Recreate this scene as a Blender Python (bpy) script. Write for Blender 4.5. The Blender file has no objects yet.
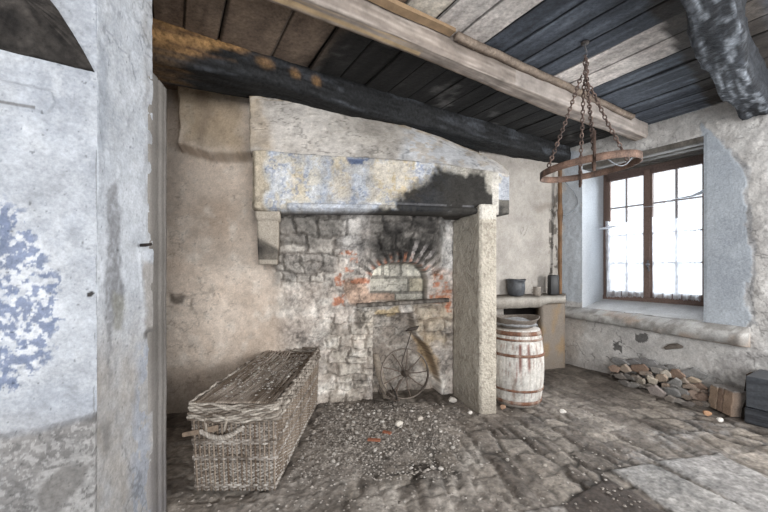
import bpy, math, random
import numpy as np

random.seed(7)
rng = np.random.default_rng(7)
SC = bpy.context.scene
COL = SC.collection

# ------------------------------------------------------------------ picture geometry
F, CX, CY, H = 350.0, 384.0, 267.0, 1.35      # focal length and horizon in pixels, eye height in metres
def pt(px, py, d):
    """point seen at pixel (px, py); d is how far below the horizon the floor under it appears"""
    Y = F * H / d
    return np.array([(px - CX) / F * Y, Y, H + (CY - py) / F * Y])
U = np.array([.853, .521]); V = np.array([-.521, .853])        # the house axes: along the beams, along the boards
def st(s, t, z):
    return np.array([U[0]*s + V[0]*t, U[1]*s + V[1]*t, z])
def ray_s(px, py, s):
    """pixel ray met with the upright plane 's = const' (parallel to the window wall)"""
    k = (px - CX) / F
    t = (U[0]*s - k*U[1]*s) / (k*V[1] - V[0])
    Y = U[1]*s + V[1]*t
    return s, t, H + (CY - py) / F * Y
def lerp(a, b, t): return a + (b - a) * t
def sstep(a, b, x):
    t = np.clip((x - a) / (b - a), 0, 1); return t*t*(3 - 2*t)

# ------------------------------------------------------------------ noise (vectorised)
def _h(ix, iy, iz, seed):
    ix = ix.astype(np.int64) & 0xffffffff; iy = iy.astype(np.int64) & 0xffffffff; iz = iz.astype(np.int64) & 0xffffffff
    h = (ix*374761393 + iy*668265263 + iz*2147483647 + seed*974634777) & 0xffffffff
    h = ((h ^ (h >> 13)) * 1274126177) & 0xffffffff
    h = ((h ^ (h >> 15)) * 2246822519) & 0xffffffff
    h = h ^ (h >> 16)
    return (h & 0xffffff) / float(0xffffff)
def vn(x, y, z=0.0, seed=0):
    x, y, z = np.broadcast_arrays(np.asarray(x, float), np.asarray(y, float), np.asarray(z, float))
    x0, y0, z0 = np.floor(x), np.floor(y), np.floor(z)
    fx, fy, fz = x-x0, y-y0, z-z0
    fx = fx*fx*(3-2*fx); fy = fy*fy*(3-2*fy); fz = fz*fz*(3-2*fz)
    r = 0
    for dx in (0, 1):
        for dy in (0, 1):
            for dz in (0, 1):
                w = (fx if dx else 1-fx) * (fy if dy else 1-fy) * (fz if dz else 1-fz)
                r = r + w * _h(x0+dx, y0+dy, z0+dz, seed)
    return r
def fbm(x, y, z=0.0, seed=0, o=4):
    a, s, t = .5, 0, 0
    for i in range(o):
        s = s + a*vn(np.asarray(x)*2**i, np.asarray(y)*2**i, np.asarray(z)*2**i, seed+i*17); t += a; a *= .55
    return s / t
def worley(u, v, seed=0, jit=.85):
    """F1, F2, a random number per cell"""
    u, v = np.broadcast_arrays(np.asarray(u, float), np.asarray(v, float))
    iu, iv = np.floor(u), np.floor(v)
    f1 = np.full(u.shape, 9.); f2 = np.full(u.shape, 9.); idr = np.zeros(u.shape)
    z = np.zeros(u.shape)
    for a in (-1, 0, 1):
        for b in (-1, 0, 1):
            cu, cv = iu+a, iv+b
            px = cu + .5 + jit*(_h(cu, cv, z, seed)-.5); py = cv + .5 + jit*(_h(cu, cv, z, seed+5)-.5)
            d = np.hypot(u-px, v-py); r = _h(cu, cv, z, seed+9)
            new = d < f1
            f2 = np.where(new, f1, np.minimum(f2, d)); idr = np.where(new, r, idr); f1 = np.where(new, d, f1)
    return f1, f2, idr
def poly(x, y, pts, soft=3.0):
    """1 inside the outline, 0 outside, soft edge"""
    pts = np.asarray(pts, float); n = len(pts)
    d = np.full(x.shape, 1e9); ins = np.zeros(x.shape, bool)
    for i in range(n):
        (ax, ay), (bx, by) = pts[i], pts[(i+1) % n]
        ex, ey = bx-ax, by-ay
        t = np.clip(((x-ax)*ex + (y-ay)*ey) / (ex*ex + ey*ey + 1e-9), 0, 1)
        d = np.minimum(d, np.hypot(x-ax-t*ex, y-ay-t*ey))
        if by != ay:
            c = ((ay > y) != (by > y)) & (x < ex*(y-ay)/(by-ay) + ax)
            ins ^= c
    sd = np.where(ins, d, -d)
    return sstep(-soft, soft, sd)
def rect(x, y, a, soft=3.0):
    return poly(x, y, [(a[0], a[1]), (a[2], a[1]), (a[2], a[3]), (a[0], a[3])], soft)
def c(hexs):
    v = np.array([int(hexs[i:i+2], 16) for i in (0, 2, 4)]) / 255.
    return np.where(v <= .04045, v/12.92, ((v+.055)/1.055)**2.4)
def mix(a, b, m):
    m = np.asarray(m)[..., None]
    return a*(1-m) + np.asarray(b)*m

def grit(C, u, v, a=.12, seed=0, cracks=.0, pits=.0):
    """uneven weathering: mottling at several sizes, hair cracks, pits"""
    m = 0
    for i, (f, w) in enumerate(((2.3, .8), (6, .9), (15, 1.), (38, 1.), (85, .9))):
        m = m + w*(fbm(u*f, v*f, seed*1.7+i, seed+i*3, 3)-.5)/.15
    C = C*np.clip(1 + a*m*.55, .35, 1.6)[..., None]
    if cracks:
        k = np.abs(fbm(u*3.3, v*3.3, seed+.5, seed+40, 4)-.5); k2 = fbm(u*1.4, v*1.4, seed+.9, seed+44)
        C = C*(1 - cracks*((k < .008)*(k2 > .5)))[..., None]
    if pits:
        p = fbm(u*85, v*85, seed+2.5, seed+47, 2)
        C = C*(1 - pits*np.clip((p-.74)*9, 0, 1))[..., None]
    return C
# ------------------------------------------------------------------ materials
MATS = {}
def mat(name, rough=.9, fine=80., amt=.25, bump=.3, bdist=.01, bscale=45., stretch=(1, 1, 1), metal=0., spec=.25, voro=0.):
    if name in MATS: return MATS[name]
    m = bpy.data.materials.new(name); m.use_nodes = True; N = m.node_tree.nodes; L = m.node_tree.links
    b = N['Principled BSDF']; b.inputs['Roughness'].default_value = rough; b.inputs['Metallic'].default_value = metal
    b.inputs['Specular IOR Level'].default_value = spec
    at = N.new('ShaderNodeAttribute'); at.attribute_name = 'Col'
    tc = N.new('ShaderNodeTexCoord'); mp = N.new('ShaderNodeMapping'); mp.inputs['Scale'].default_value = stretch
    L.new(tc.outputs['Object'], mp.inputs['Vector'])
    n1 = N.new('ShaderNodeTexNoise'); n1.inputs['Scale'].default_value = fine; n1.inputs['Detail'].default_value = 5; n1.inputs['Roughness'].default_value = .65
    L.new(mp.outputs[0], n1.inputs['Vector'])
    mr = N.new('ShaderNodeMapRange'); mr.inputs['From Min'].default_value = .3; mr.inputs['From Max'].default_value = .7
    mr.inputs['To Min'].default_value = 1-amt; mr.inputs['To Max'].default_value = 1+amt
    L.new(n1.outputs['Fac'], mr.inputs['Value'])
    mx = N.new('ShaderNodeVectorMath'); mx.operation = 'SCALE'
    L.new(at.outputs['Color'], mx.inputs[0]); L.new(mr.outputs[0], mx.inputs['Scale'])
    L.new(mx.outputs[0], b.inputs['Base Color'])
    n2 = N.new('ShaderNodeTexNoise'); n2.inputs['Scale'].default_value = bscale; n2.inputs['Detail'].default_value = 6; n2.inputs['Roughness'].default_value = .6
    L.new(mp.outputs[0], n2.inputs['Vector'])
    h = n2.outputs['Fac']
    if voro:
        v = N.new('ShaderNodeTexVoronoi'); v.inputs['Scale'].default_value = voro; L.new(mp.outputs[0], v.inputs['Vector'])
        ad = N.new('ShaderNodeMath'); ad.operation = 'ADD'; L.new(h, ad.inputs[0]); L.new(v.outputs['Distance'], ad.inputs[1]); h = ad.outputs[0]
    bp = N.new('ShaderNodeBump'); bp.inputs['Strength'].default_value = bump; bp.inputs['Distance'].default_value = bdist
    L.new(h, bp.inputs['Height']); L.new(bp.outputs[0], b.inputs['Normal'])
    MATS[name] = m; return m
PLASTER = mat('plaster', .92, 90, .16, .35, .012, 60)
ROUGH = mat('rough_plaster', .95, 70, .2, .35, .012, 40)
STONE = mat('stone', .9, 80, .25, .5, .015, 55)
PECKED = mat('pecked_stone', .92, 110, .22, .65, .015, 45, voro=45)
FLOORM = mat('stone_floor', .75, 38, .35, .5, .012, 30, spec=.35)
WOODU = mat('old_wood', .85, 6, .32, .6, .012, 7, stretch=(1, 1, 1), spec=.3)
WOOD = mat('worn_wood', .85, 40, .35, .5, .01, 35, spec=.3)
SOOTY = mat('sooty_wood', .82, 35, .55, .8, .018, 30, spec=.22)
RUST = mat('rusty_iron', .8, 90, .45, .6, .004, 120, metal=.15, spec=.3)
WICK = mat('wicker', .85, 120, .4, .4, .003, 160)
CHIP = mat('chips', .92, 60, .3, .5, .006, 80)
PAINT = mat('painted_wood', .75, 60, .25, .4, .004, 70)
CERAM = mat('dark_ceramic', .45, 40, .3, .2, .003, 60, spec=.4)
def cloth_mat():
    m = bpy.data.materials.new('sheer_cloth'); m.use_nodes = True; N = m.node_tree.nodes; L = m.node_tree.links
    N.remove(N['Principled BSDF']); out = N['Material Output']
    d = N.new('ShaderNodeBsdfDiffuse'); d.inputs['Color'].default_value = (.86, .88, .92, 1)
    tl = N.new('ShaderNodeBsdfTranslucent'); tl.inputs['Color'].default_value = (.86, .88, .92, 1)
    tr = N.new('ShaderNodeBsdfTransparent')
    a = N.new('ShaderNodeMixShader'); a.inputs[0].default_value = .55
    L.new(d.outputs[0], a.inputs[1]); L.new(tl.outputs[0], a.inputs[2])
    tc = N.new('ShaderNodeTexCoord'); n = N.new('ShaderNodeTexNoise'); n.inputs['Scale'].default_value = 9; n.inputs['Detail'].default_value = 4
    L.new(tc.outputs['Object'], n.inputs['Vector'])
    mr = N.new('ShaderNodeMapRange'); mr.inputs['From Min'].default_value = .3; mr.inputs['From Max'].default_value = .7
    mr.inputs['To Min'].default_value = .3; mr.inputs['To Max'].default_value = .75
    L.new(n.outputs['Fac'], mr.inputs['Value'])
    b = N.new('ShaderNodeMixShader'); L.new(mr.outputs[0], b.inputs[0]); L.new(tr.outputs[0], b.inputs[1]); L.new(a.outputs[0], b.inputs[2])
    L.new(b.outputs[0], out.inputs['Surface']); return m
CLOTH = cloth_mat()
def glass_mat():
    m = bpy.data.materials.new('window_glass'); m.use_nodes = True; N = m.node_tree.nodes; L = m.node_tree.links
    N.remove(N['Principled BSDF']); out = N['Material Output']
    tr = N.new('ShaderNodeBsdfTransparent'); tr.inputs['Color'].default_value = (.95, .97, .98, 1)
    gl = N.new('ShaderNodeBsdfGlossy'); gl.inputs['Roughness'].default_value = .02
    fr = N.new('ShaderNodeFresnel'); fr.inputs['IOR'].default_value = 1.3
    mx = N.new('ShaderNodeMixShader'); L.new(fr.outputs[0], mx.inputs[0]); L.new(tr.outputs[0], mx.inputs[1]); L.new(gl.outputs[0], mx.inputs[2])
    L.new(mx.outputs[0], out.inputs['Surface']); return m
GLASS = glass_mat()

# ------------------------------------------------------------------ mesh builder
class MB:
    def __init__(s): s.v = []; s.f = []; s.c = []; s.n = 0
    def add(s, v, f, col):
        v = np.asarray(v, float).reshape(-1, 3); col = np.asarray(col, float)
        if col.ndim == 1: col = np.repeat(col[None, :], len(v), 0)
        col = col.reshape(-1, 3)
        s.v.append(v); s.c.append(col)
        s.f += [tuple(i + s.n for i in q) for q in f]; s.n += len(v); return s
    def grid(s, P, C, keep=None, flip=False, closed=False):
        n, m = P.shape[:2]; f = []
        for i in range(n-1):
            for j in range(m if closed else m-1):
                if keep is not None and not keep[i, j]: continue
                a, b = i*m+j, i*m+(j+1) % m
                q = (a, b, b+m, a+m)
                f.append(q[::-1] if flip else q)
        C = np.broadcast_to(C, P.shape)
        return s.add(P, f, C)
    def loft(s, rings, C, caps=True):
        R = np.asarray(rings, float); n, m = R.shape[:2]
        C = np.asarray(C, float)
        C = np.broadcast_to(C, R.shape) if C.ndim != 2 else np.repeat(C[:, None, :], m, 1)
        base = s.n; s.grid(R, C, closed=True)
        if caps:
            s.f.append(tuple(range(base+m-1, base-1, -1))); s.f.append(tuple(range(base+(n-1)*m, base+n*m)))
        return s
    def tube(s, path, r, col, k=6, closed=False, flat=None):
        path = np.asarray(path, float); n = len(path)
        r = np.broadcast_to(np.asarray(r, float), (n,))
        T = np.roll(path, -1, 0) - np.roll(path, 1, 0)
        if not closed: T[0] = path[1]-path[0]; T[-1] = path[-1]-path[-2]
        T /= np.linalg.norm(T, axis=1)[:, None] + 1e-12
        ref = np.array([0, 0, 1.]) if flat is None else np.asarray(flat[2], float)
        A = np.cross(T, ref); bad = np.linalg.norm(A, axis=1) < 1e-3
        A[bad] = np.cross(T[bad], [1., 0.13, 0]); A /= np.linalg.norm(A, axis=1)[:, None]
        B = np.cross(A, T)
        an = np.arange(k)/k*2*math.pi + math.pi/k
        fa, fb = (1, 1) if flat is None else flat[:2]
        R = path[:, None, :] + r[:, None, None]*(np.cos(an)[None, :, None]*A[:, None, :]*fa + np.sin(an)[None, :, None]*B[:, None, :]*fb)
        if closed: R = np.concatenate([R, R[:1]], 0)
        C = np.asarray(col, float)
        if C.ndim == 2:
            if closed: C = np.concatenate([C, C[:1]], 0)
            C = np.repeat(C[:, None, :], k, 1)
        return s.loft(R, C if C.ndim != 1 else np.broadcast_to(C, R.shape), caps=not closed)
    def box(s, lo, hi, col, fr=None, jit=0.):
        lo, hi = np.asarray(lo, float), np.asarray(hi, float)
        q = np.array([[(lo, hi)[i][0], (lo, hi)[j][1], (lo, hi)[k][2]] for i in (0, 1) for j in (0, 1) for k in (0, 1)])
        if jit: q += rng.normal(0, jit, q.shape)
        if fr is not None: q = np.array([fr(*p) for p in q])
        return s.add(q, [(0, 1, 3, 2), (4, 6, 7, 5), (0, 4, 5, 1), (2, 3, 7, 6), (0, 2, 6, 4), (1, 5, 7, 3)], col)
    def lathe(s, prof, col, cen=(0, 0, 0), k=40):
        a = np.arange(k)/k*2*math.pi
        R = np.array([[(cen[0]+r*math.cos(x), cen[1]+r*math.sin(x), cen[2]+z) for x in a] for r, z in prof])
        return s.loft(R, col, caps=True)
    def build(s, name, m, parent=None, smooth=True, loc=None, bevel=0.):
        v = np.concatenate(s.v); cl = np.concatenate(s.c)
        if loc is not None: v = v - np.asarray(loc)
        me = bpy.data.meshes.new(name); me.from_pydata(v.tolist(), [], s.f); me.materials.append(m)
        a = me.attributes.new('Col', 'FLOAT_COLOR', 'POINT')
        a.data.foreach_set('color', np.concatenate([np.clip(cl, 0, 1), np.ones((len(cl), 1))], 1).astype(np.float32).ravel())
        me.polygons.foreach_set('use_smooth', [bool(smooth)]*len(me.polygons)); me.update()
        o = bpy.data.objects.new(name, me); COL.objects.link(o)
        if loc is not None: o.location = tuple(loc)
        if parent is not None: o.parent = parent
        if bevel:
            b = o.modifiers.new('Bevel', 'BEVEL'); b.width = bevel; b.segments = 2; b.limit_method = 'ANGLE'
        return o
def tag(o, label=None, cat=None, group=None, kind=None):
    if label: o['label'] = label
    if cat: o['category'] = cat
    if group: o['group'] = group
    if kind: o['kind'] = kind
    return o
def root(name, loc, label, cat, group=None):
    o = bpy.data.objects.new(name, None); COL.objects.link(o); o.location = tuple(loc); o.empty_display_size = .1
    return tag(o, label, cat, group)
def under(o, r):
    """make o a part of r, keeping it where it stands"""
    o.parent = r; o.location = np.asarray(o.location) - np.asarray(r.location); return o
def rr(w, h, rad, k=4):
    """rounded rectangle outline, centred"""
    out = []
    for (cx, cy, a0) in ((w/2-rad, h/2-rad, 0), (-w/2+rad, h/2-rad, 90), (-w/2+rad, -h/2+rad, 180), (w/2-rad, -h/2+rad, 270)):
        for i in range(k):
            a = math.radians(a0 + 90*i/(k-1)); out.append((cx+rad*math.cos(a), cy+rad*math.sin(a)))
    return out
# ================================================================== THE SETTING
FL, CE = 0.0, 3.0
def dl(x0, d0, x1, d1):
    return lambda x: d0 + (np.asarray(x, float)-x0)*(d1-d0)/(x1-x0)
D_BACK = dl(165, 145, 452, 126)        # back wall with the oven
D_FRONT = dl(250, 165, 497, 142)       # face of the chimney lintel
D_RIGHT = lambda x: .2375*(np.asarray(x, float)-160)
D_ALC = dl(500, 103, 560, 95)          # back of the alcove
D_REV = dl(97, 330, 150, 268)          # reveal on the left
D_NEAR = dl(0, 367, 97, 330)           # near face on the left
def wallgrid(df, xs, zs, disp, colf):
    """an upright wall sampled along xs (picture columns) and heights; disp pushes it towards the room"""
    xs = np.asarray(xs, float); d = df(xs); Y = F*H/d; X = (xs-CX)/F*Y
    tx, ty = X[-1]-X[0], Y[-1]-Y[0]; l = math.hypot(tx, ty); nx, ny = ty/l, -tx/l
    if nx*(-X.mean()) + ny*(-Y.mean()) < 0: nx, ny = -nx, -ny
    Z = np.asarray(zs, float)[:, None] + 0*xs[None, :]
    PX = xs[None, :] + 0*Z; PY = CY - (Z-H)*F/Y[None, :]
    XX, YY = X[None, :] + 0*Z, Y[None, :] + 0*Z
    UU = np.hypot(XX-X[0], YY-Y[0])
    h = disp(PX, PY, UU, Z); C = colf(PX, PY, UU, Z)
    P = np.stack([XX+nx*h, YY+ny*h, Z], -1)
    return P, C
def wp(x, y, a=3., s=.09, seed=3):
    return x + a*2*(fbm(x*s, y*s, seed, seed)-.5), y + a*2*(fbm(x*s, y*s, seed+8.3, seed+1)-.5)

# ---------------------------------------------------------------- back wall: plaster left of the chimney, masonry with the oven
ARCH = [(371, 301), (371, 279), (374, 270), (381, 265), (390, 263.5), (408, 263), (417, 265), (424, 272), (427, 281), (427, 301)]
NICHE = [(374, 316), (397, 314), (413, 314), (416, 335), (430, 352), (441, 384), (440, 420), (374, 420)]
BRICKS = [(338, 251, 355, 255), (349, 258, 356, 263), (344, 267, 353, 272), (335, 272, 342, 286), (332, 294, 345, 306), (342, 278, 369, 284),
          (433, 274, 443, 279), (432, 282, 448, 287.5), (436, 289.5, 452, 293.5), (430, 295, 452, 299), (446, 301, 452, 312), (426, 300, 440, 303)]
def stones(x, y, sx, sy, seed):
    wx, wy = wp(x, y, 3.5, .05, seed)
    row = np.floor(wy/sy); off = _h(row, row*0, row*0, seed)*sx
    f1, f2, i = worley((wx+off)/sx, wy/sy, seed, .7)
    return sstep(.03, .16, f2-f1), i
def courses(x, y, w, hgt, seed):
    wx, wy = wp(x, y, 6.5, .05, seed); wx2, wy2 = wp(x, y, 1.5, .25, seed+50); wx, wy = wx+wx2-x, wy+wy2-y
    row = np.floor(wy/hgt + .5*(fbm(wx*.02, wy*.02, 3, seed)-.5)); z0 = row*0
    q = (wx + 97*_h(row, z0, z0, seed))/(w*(.65+.7*_h(row, z0+1, z0, seed)))
    col = np.floor(q); f = q-col; ca = .3*(_h(col, row, z0+2, seed)-.5); f2 = f-ca*.5
    half = (_h(col, row, z0+3, seed) > .62); fy = wy/hgt + .5*(fbm(wx*.02, wy*.02, 3, seed)-.5) - row
    sub_ = half*(fy > .5); fyy = np.where(half, (fy*2) % 1, fy)
    dx = np.minimum(f, 1-f)*w; dy = np.minimum(fyy, 1-fyy)*np.where(half, hgt/2, hgt)
    return sstep(.1, 2.0, np.minimum(dx, dy)), _h(col, row, z0+5+sub_, seed)
def back_fields(x, y, u, z):
    ma = poly(x, y, ARCH, 1.0); mn = poly(x, y, NICHE, 1.6)
    rub = np.clip(poly(*wp(x, y, 6), [(278, 205), (350, 205), (362, 250), (338, 262), (330, 282), (275, 284)], 6), 0, 1)
    rub2 = poly(*wp(x, y, 7), [(326, 318), (376, 308), (374, 420), (330, 420), (322, 360)], 6)
    rub3 = poly(*wp(x, y, 5), [(412, 306), (452, 300), (452, 345), (425, 350)], 5)
    rub4 = np.clip(poly(*wp(x, y, 5), [(366, 208), (446, 205), (440, 262), (366, 262)], 6), 0, 1)
    return ma, mn, rub, rub2, rub3, rub4
def back_disp(x, y, u, z):
    ma, mn, rub, rub2, rub3, rub4 = back_fields(x, y, u, z)
    h = .02*(fbm(u*3, z*3, 1, 3)-.5) + .012*(fbm(u*14, z*14, 2, 5)-.5)
    hearth = sstep(268, 292, x)
    h += hearth*.03*(fbm(u*22, z*22, 0, 23)-.5)
    for m, sx, sy, a, sd in ((rub, 22, 17, .035, 11), (rub2, 19, 13, .04, 12), (rub3, 20, 14, .045, 13), (rub4, 24, 18, .02, 15)):
        s, i = courses(x, y, sx, sy, sd); h += m*(a*(s-1) + (i-.5)*.025)
    h += .30*sstep(296, 214, y)*sstep(168, 196, y)*sstep(262, 284, x)*(1-sstep(428, 448, x))
    # the oven mouth walled up, and the opening under the shelf
    bx = np.minimum(np.abs(y-277.5), np.minimum(np.abs(y-293), 9))
    blocks = -.10 - .02*(bx < 1.1)
    h = h*(1-ma) + ma*blocks
    s, i = stones(x, y, 24, 16, 14)
    h = h*(1-mn) + mn*(-.20 + .03*(s-1)*(i > .3) + (i-.5)*.02 + .03*(fbm(u*12, z*12, 4, 8)-.5))
    # plastered swelling at the top left
    wx, wy = wp(x, y, 3, .06, 6)
    h += .21*poly(wx, wy, [(184, 40), (262, 40), (262, 161), (214, 160), (186, 151)], 2.6)
    return h
def back_col(x, y, u, z):
    n1 = fbm(u*2.2, z*2.2, 0, 31); n2 = fbm(u*9, z*9, 0, 32); n3 = fbm(u*35, z*35, 0, 33)
    C = mix(c('d6c8bb'), c('bcab9c'), np.clip((n1-.35)*2.4, 0, 1))
    C = mix(C, c('dfd6cc'), np.clip((n2-.52)*3.2, 0, 1)*.8)
    # stains on the plaster; left corner and foot of the wall go darker
    wx, wy = wp(x, y, 9, .04, 9)
    C = mix(C, c('9a8f85'), .4*poly(wx, wy, [(150, 60), (186, 60), (180, 200), (172, 430), (150, 430)], 8))
    C = mix(C, c('a08a68'), .55*poly(wx, wy, [(176, 92), (248, 96), (246, 160), (190, 156)], 10)*np.clip(.3+1.4*n1, 0, 1))
    C = mix(C, c('8e7f70'), .6*poly(wx, wy, [(204, 95), (216, 95), (212, 156), (206, 156)], 5))
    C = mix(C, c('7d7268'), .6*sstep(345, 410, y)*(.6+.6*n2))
    C = mix(C, c('5c544d'), .85*poly(wx, wy, [(169, 296), (186, 297), (183, 306), (170, 304)], 2.5))
    C = mix(C, c('756a60'), .5*poly(wx, wy, [(192, 300), (195, 300), (196, 312), (191, 310)], 2))
    C = mix(C, c('6b625a'), .4*(n3 > .74)*(n2 > .5))
    hearth = sstep(270, 292, x)
    H2 = mix(c('b3aaa2'), c('d3cec7'), np.clip((n2-.4)*2.6, 0, 1)); H2 = mix(H2, c('8c8076'), np.clip((n1-.5)*2, 0, 1)*.6)
    C = mix(C, H2, hearth)
    ma, mn, rub, rub2, rub3, rub4 = back_fields(x, y, u, z)
    for m, sx, sy, sd, ca, cb, cj in ((rub, 22, 17, 11, '77736f', 'b0aaa3', '6f6a65'), (rub2, 19, 13, 12, '847b72', 'c0b8ad', '968d84'),
                                  (rub3, 20, 14, 13, 'a2937f', 'bfb7ac', '776e65'), (rub4, 24, 18, 15, '807c78', 'aaa59e', '6d6964')):
        s, i = courses(x, y, sx, sy, sd)
        m = m*np.clip(.35+(fbm(u*6, z*6, 8, sd+60)-.42)*7, 0, 1) if sd in (12, 13) else m
        S = mix(c(ca), c(cb), np.clip(i*1.1-.1+.8*(n2-.45), 0, 1)); S = mix(np.broadcast_to(c(cj), S.shape), S, s)
        C = mix(C, S, m*.85)
    C = mix(C, c('a99374'), rub3*.5*np.clip(n1*1.6-.3, 0, 1))
    # whitewash right of the mouth
    C = mix(C, c('d6d4d2'), .8*poly(wx, wy, [(432, 208), (456, 208), (456, 282), (438, 272)], 5)*np.clip(.4+1.2*n2, 0, 1))
    C = mix(C, c('b8b5b3'), .5*poly(wx, wy, [(346, 214), (368, 214), (366, 262), (352, 275), (340, 246)], 6)*np.clip(.1+1.5*n2, 0, 1))
    # soot
    so = np.clip(poly(wx, wy, [(366, 208), (436, 208), (434, 248), (424, 262), (378, 264), (360, 240)], 10)*(.25+1.3*n2), 0, 1)
    C = mix(C, c('1f1d1c'), .92*so); C = mix(C, c('232120'), .6*((np.sin(np.radians(np.degrees(np.arctan2(292-y, x-399)))*34) < -.1)*sstep(30, 32, np.hypot((x-399)/1.05, 292-y))*(1-sstep(40, 58, np.hypot((x-399)/1.05, 292-y)))*(y < 275)))
    so = np.clip(poly(wx, wy, [(276, 205), (345, 205), (338, 240), (318, 252), (280, 248)], 9)*(.1+1.4*n2), 0, 1)
    C = mix(C, c('3b3936'), .7*so)
    C = mix(C, c('5a5653'), .45*poly(wx, wy, [(250, 205), (460, 205), (455, 222), (252, 224)], 6))
    # rays of brick round the mouth
    ang = np.degrees(np.arctan2(292-y, x-399)); rad = np.hypot((x-399)/1.05, 292-y)
    ring = sstep(29, 31, rad)*(1-sstep(44, 54, rad))*(y < 285)
    ray = (np.sin(np.radians(ang)*34 + 2*n1) > .25)*ring
    C = mix(C, c('b5aeab'), .55*ray*(n2 > .36)*((ang < 78) & (ang > 25)))
    C = mix(C, c('ad7358'), .7*ray*np.clip((n2-.44)*6, 0, 1)*(1-sstep(33, 41, rad))*(ang > 40))
    # pink rendered block and bare bricks
    C = mix(C, c('b99c88'), .85*poly(wx, wy, [(343, 282), (369, 283), (370, 303), (352, 306), (345, 296)], 2.5))
    for b in BRICKS:
        ox, oy = wp(x, y, 1.6, .2, int(b[0]))
        C = mix(C, mix(c('a0624a'), c('b98468'), n3), .9*rect(ox, oy, b, 1.1)*np.clip((fbm(u*30, z*30, 4, 37)-.36)*7, .1, 1))
    C = mix(C, c('b98464'), .5*poly(wx, wy, [(428, 268), (452, 270), (452, 306), (430, 304)], 4)*np.clip(n2*2-.5, 0, 1))
    # the blocks in the mouth
    B = mix(c('b9b4a8'), c('a9a59c'), n2); B = mix(B, c('c9c5b9'), ((y < 277) & (np.floor((x-371)/19) % 2 == 0))*.8)
    B = mix(B, c('a49b86'), ((x > 411) & (y > 277) & (y < 293))*.7); B = mix(B, c('a98d7b'), ((x < 396) & (y > 293))*.8)
    jo = (np.abs(y-277.5) < 1.6) | (np.abs(y-293) < 1.4) | ((np.abs(x-384) < 1.5) & (y < 277)) | ((np.abs(x-403) < 1.5) & (y < 277)) | ((np.abs(x-411) < 1.3) & (y > 277) & (y < 293)) | ((np.abs(x-397) < 1) & (y > 293))
    B = mix(B, c('77736c'), jo*.8)
    C = mix(C, B, poly(x, y, ARCH, .8))
    rim = np.clip(poly(x, y, ARCH, .8) - poly(x+2.2, y+.3, ARCH, .8), 0, 1)*(x > 400)
    C = mix(C, c('3b3632'), rim*.8)
    # inside the lower opening
    s, i = stones(x, y, 24, 16, 14)
    Nn = mix(mix(c('857b72'), c('a79e95'), i), c('c0b9b1'), np.clip((n2-.45)*2.5, 0, 1)); C = mix(C, Nn, mn)
    C = mix(C, c('9c8464'), .75*poly(wx, wy, [(414, 334), (428, 346), (440, 362), (441, 386), (426, 372)], 3))
    C = mix(C, c('b09a72'), .75*rect(wx, wy, (376, 311, 397, 318), 1.5))
    C = mix(C, c('bdb4a8'), .8*rect(wx, wy, (359, 312, 374, 331), 2)); C = mix(C, c('59524b'), .6*rect(wx, wy, (356, 310, 359.5, 332), 1.2))
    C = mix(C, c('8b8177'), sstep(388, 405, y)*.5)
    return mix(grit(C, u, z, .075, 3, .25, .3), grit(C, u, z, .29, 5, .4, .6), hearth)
zs = np.concatenate([np.linspace(-.05, 2.2, 235), np.linspace(2.215, 3.06, 62)])
xs = np.concatenate([np.linspace(60, 163, 20), np.linspace(165, 268, 80), np.linspace(269, 455, 215), np.linspace(457, 496, 8)])
P, C = wallgrid(D_BACK, xs, zs, back_disp, back_col)
Yw = F*H/D_BACK(xs); hood_y = np.interp(xs, [300, 320, 350, 400, 440, 470, 496], [0, 99, 110, 124, 137, 149, 163])
pyg = CY - (zs[:, None]-H)*F/Yw[None, :]; keep = ((pyg > hood_y[None, :]+15) | (xs[None, :] < 330))[1:, 1:]
tag(MB().grid(P, C, keep).build('wall_back', PLASTER), kind='structure')

# ---------------------------------------------------------------- alcove: return beside the pillar and back wall
def alc_col(x, y, u, z):
    n1 = fbm(u*3, z*3, 5, 41); n2 = fbm(u*14, z*14, 5, 42); wx, wy = wp(x, y, 6, .06, 4)
    C = mix(c('b0aaa3'), c('99938d'), np.clip((n1-.3)*2, 0, 1)); C = mix(C, c('bab5af'), np.clip((n2-.5)*2.5, 0, 1)*.5)
    C = mix(C, c('6f6861'), .25*(1-sstep(166, 178, y)))
    C = mix(C, c('837a70'), .6*poly(wx, wy, [(535, 206), (558, 202), (558, 210), (536, 212)], 3))
    C = mix(C, c('5a544e'), .85*((n2 > .55) & (x > 549) & (x < 558) & (y > 180) & (y < 290)))
    C = mix(C, c('a88a5c'), .7*poly(wx, wy, [(542, 306), (563, 308), (562, 350), (544, 352)], 4)*np.clip(n2*2-.4, 0, 1))
    C = mix(C, c('6e655c'), .75*sstep(335, 362, y)); C = mix(C, c('1f1b19'), rect(x, y, (505, 306, 548, 321), 1.5))  # niche under the slab painted near black, its shade put into the colour
    return grit(C, u, z, .06, 7, .3, .3)
P, C = wallgrid(D_ALC, np.concatenate([np.linspace(479, 491, 8), np.linspace(493, 561, 110)]), np.linspace(-.05, 3, 200), lambda x, y, u, z: .015*(fbm(u*8, z*8, 3, 44)-.5) - .22*rect(x, y, (505, 306, 548, 321), 1.5), alc_col)
mb = MB().grid(P, C)
for (xa, da, xb, db) in ((479.3, 105.5, 476, 97), (476, 97, 380, 97)):
    qa, qb = pt(xa, 267, da), pt(xb, 267, db); mb.add([(qa[0], qa[1], -.05), (qb[0], qb[1], -.05), (qb[0], qb[1], 3), (qa[0], qa[1], 3)], [(0, 1, 2, 3)], c('6a645e'))
a, b = pt(495.5, 267, 123.2), pt(494.5, 267, 103.7)
G = np.array([[[lerp(a[0], b[0], i), lerp(a[1], b[1], i), z] for i in (0, .5, 1)] for z in np.linspace(-.05, 2.3, 30)])
mb.grid(G, c('a39a90'))
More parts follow.
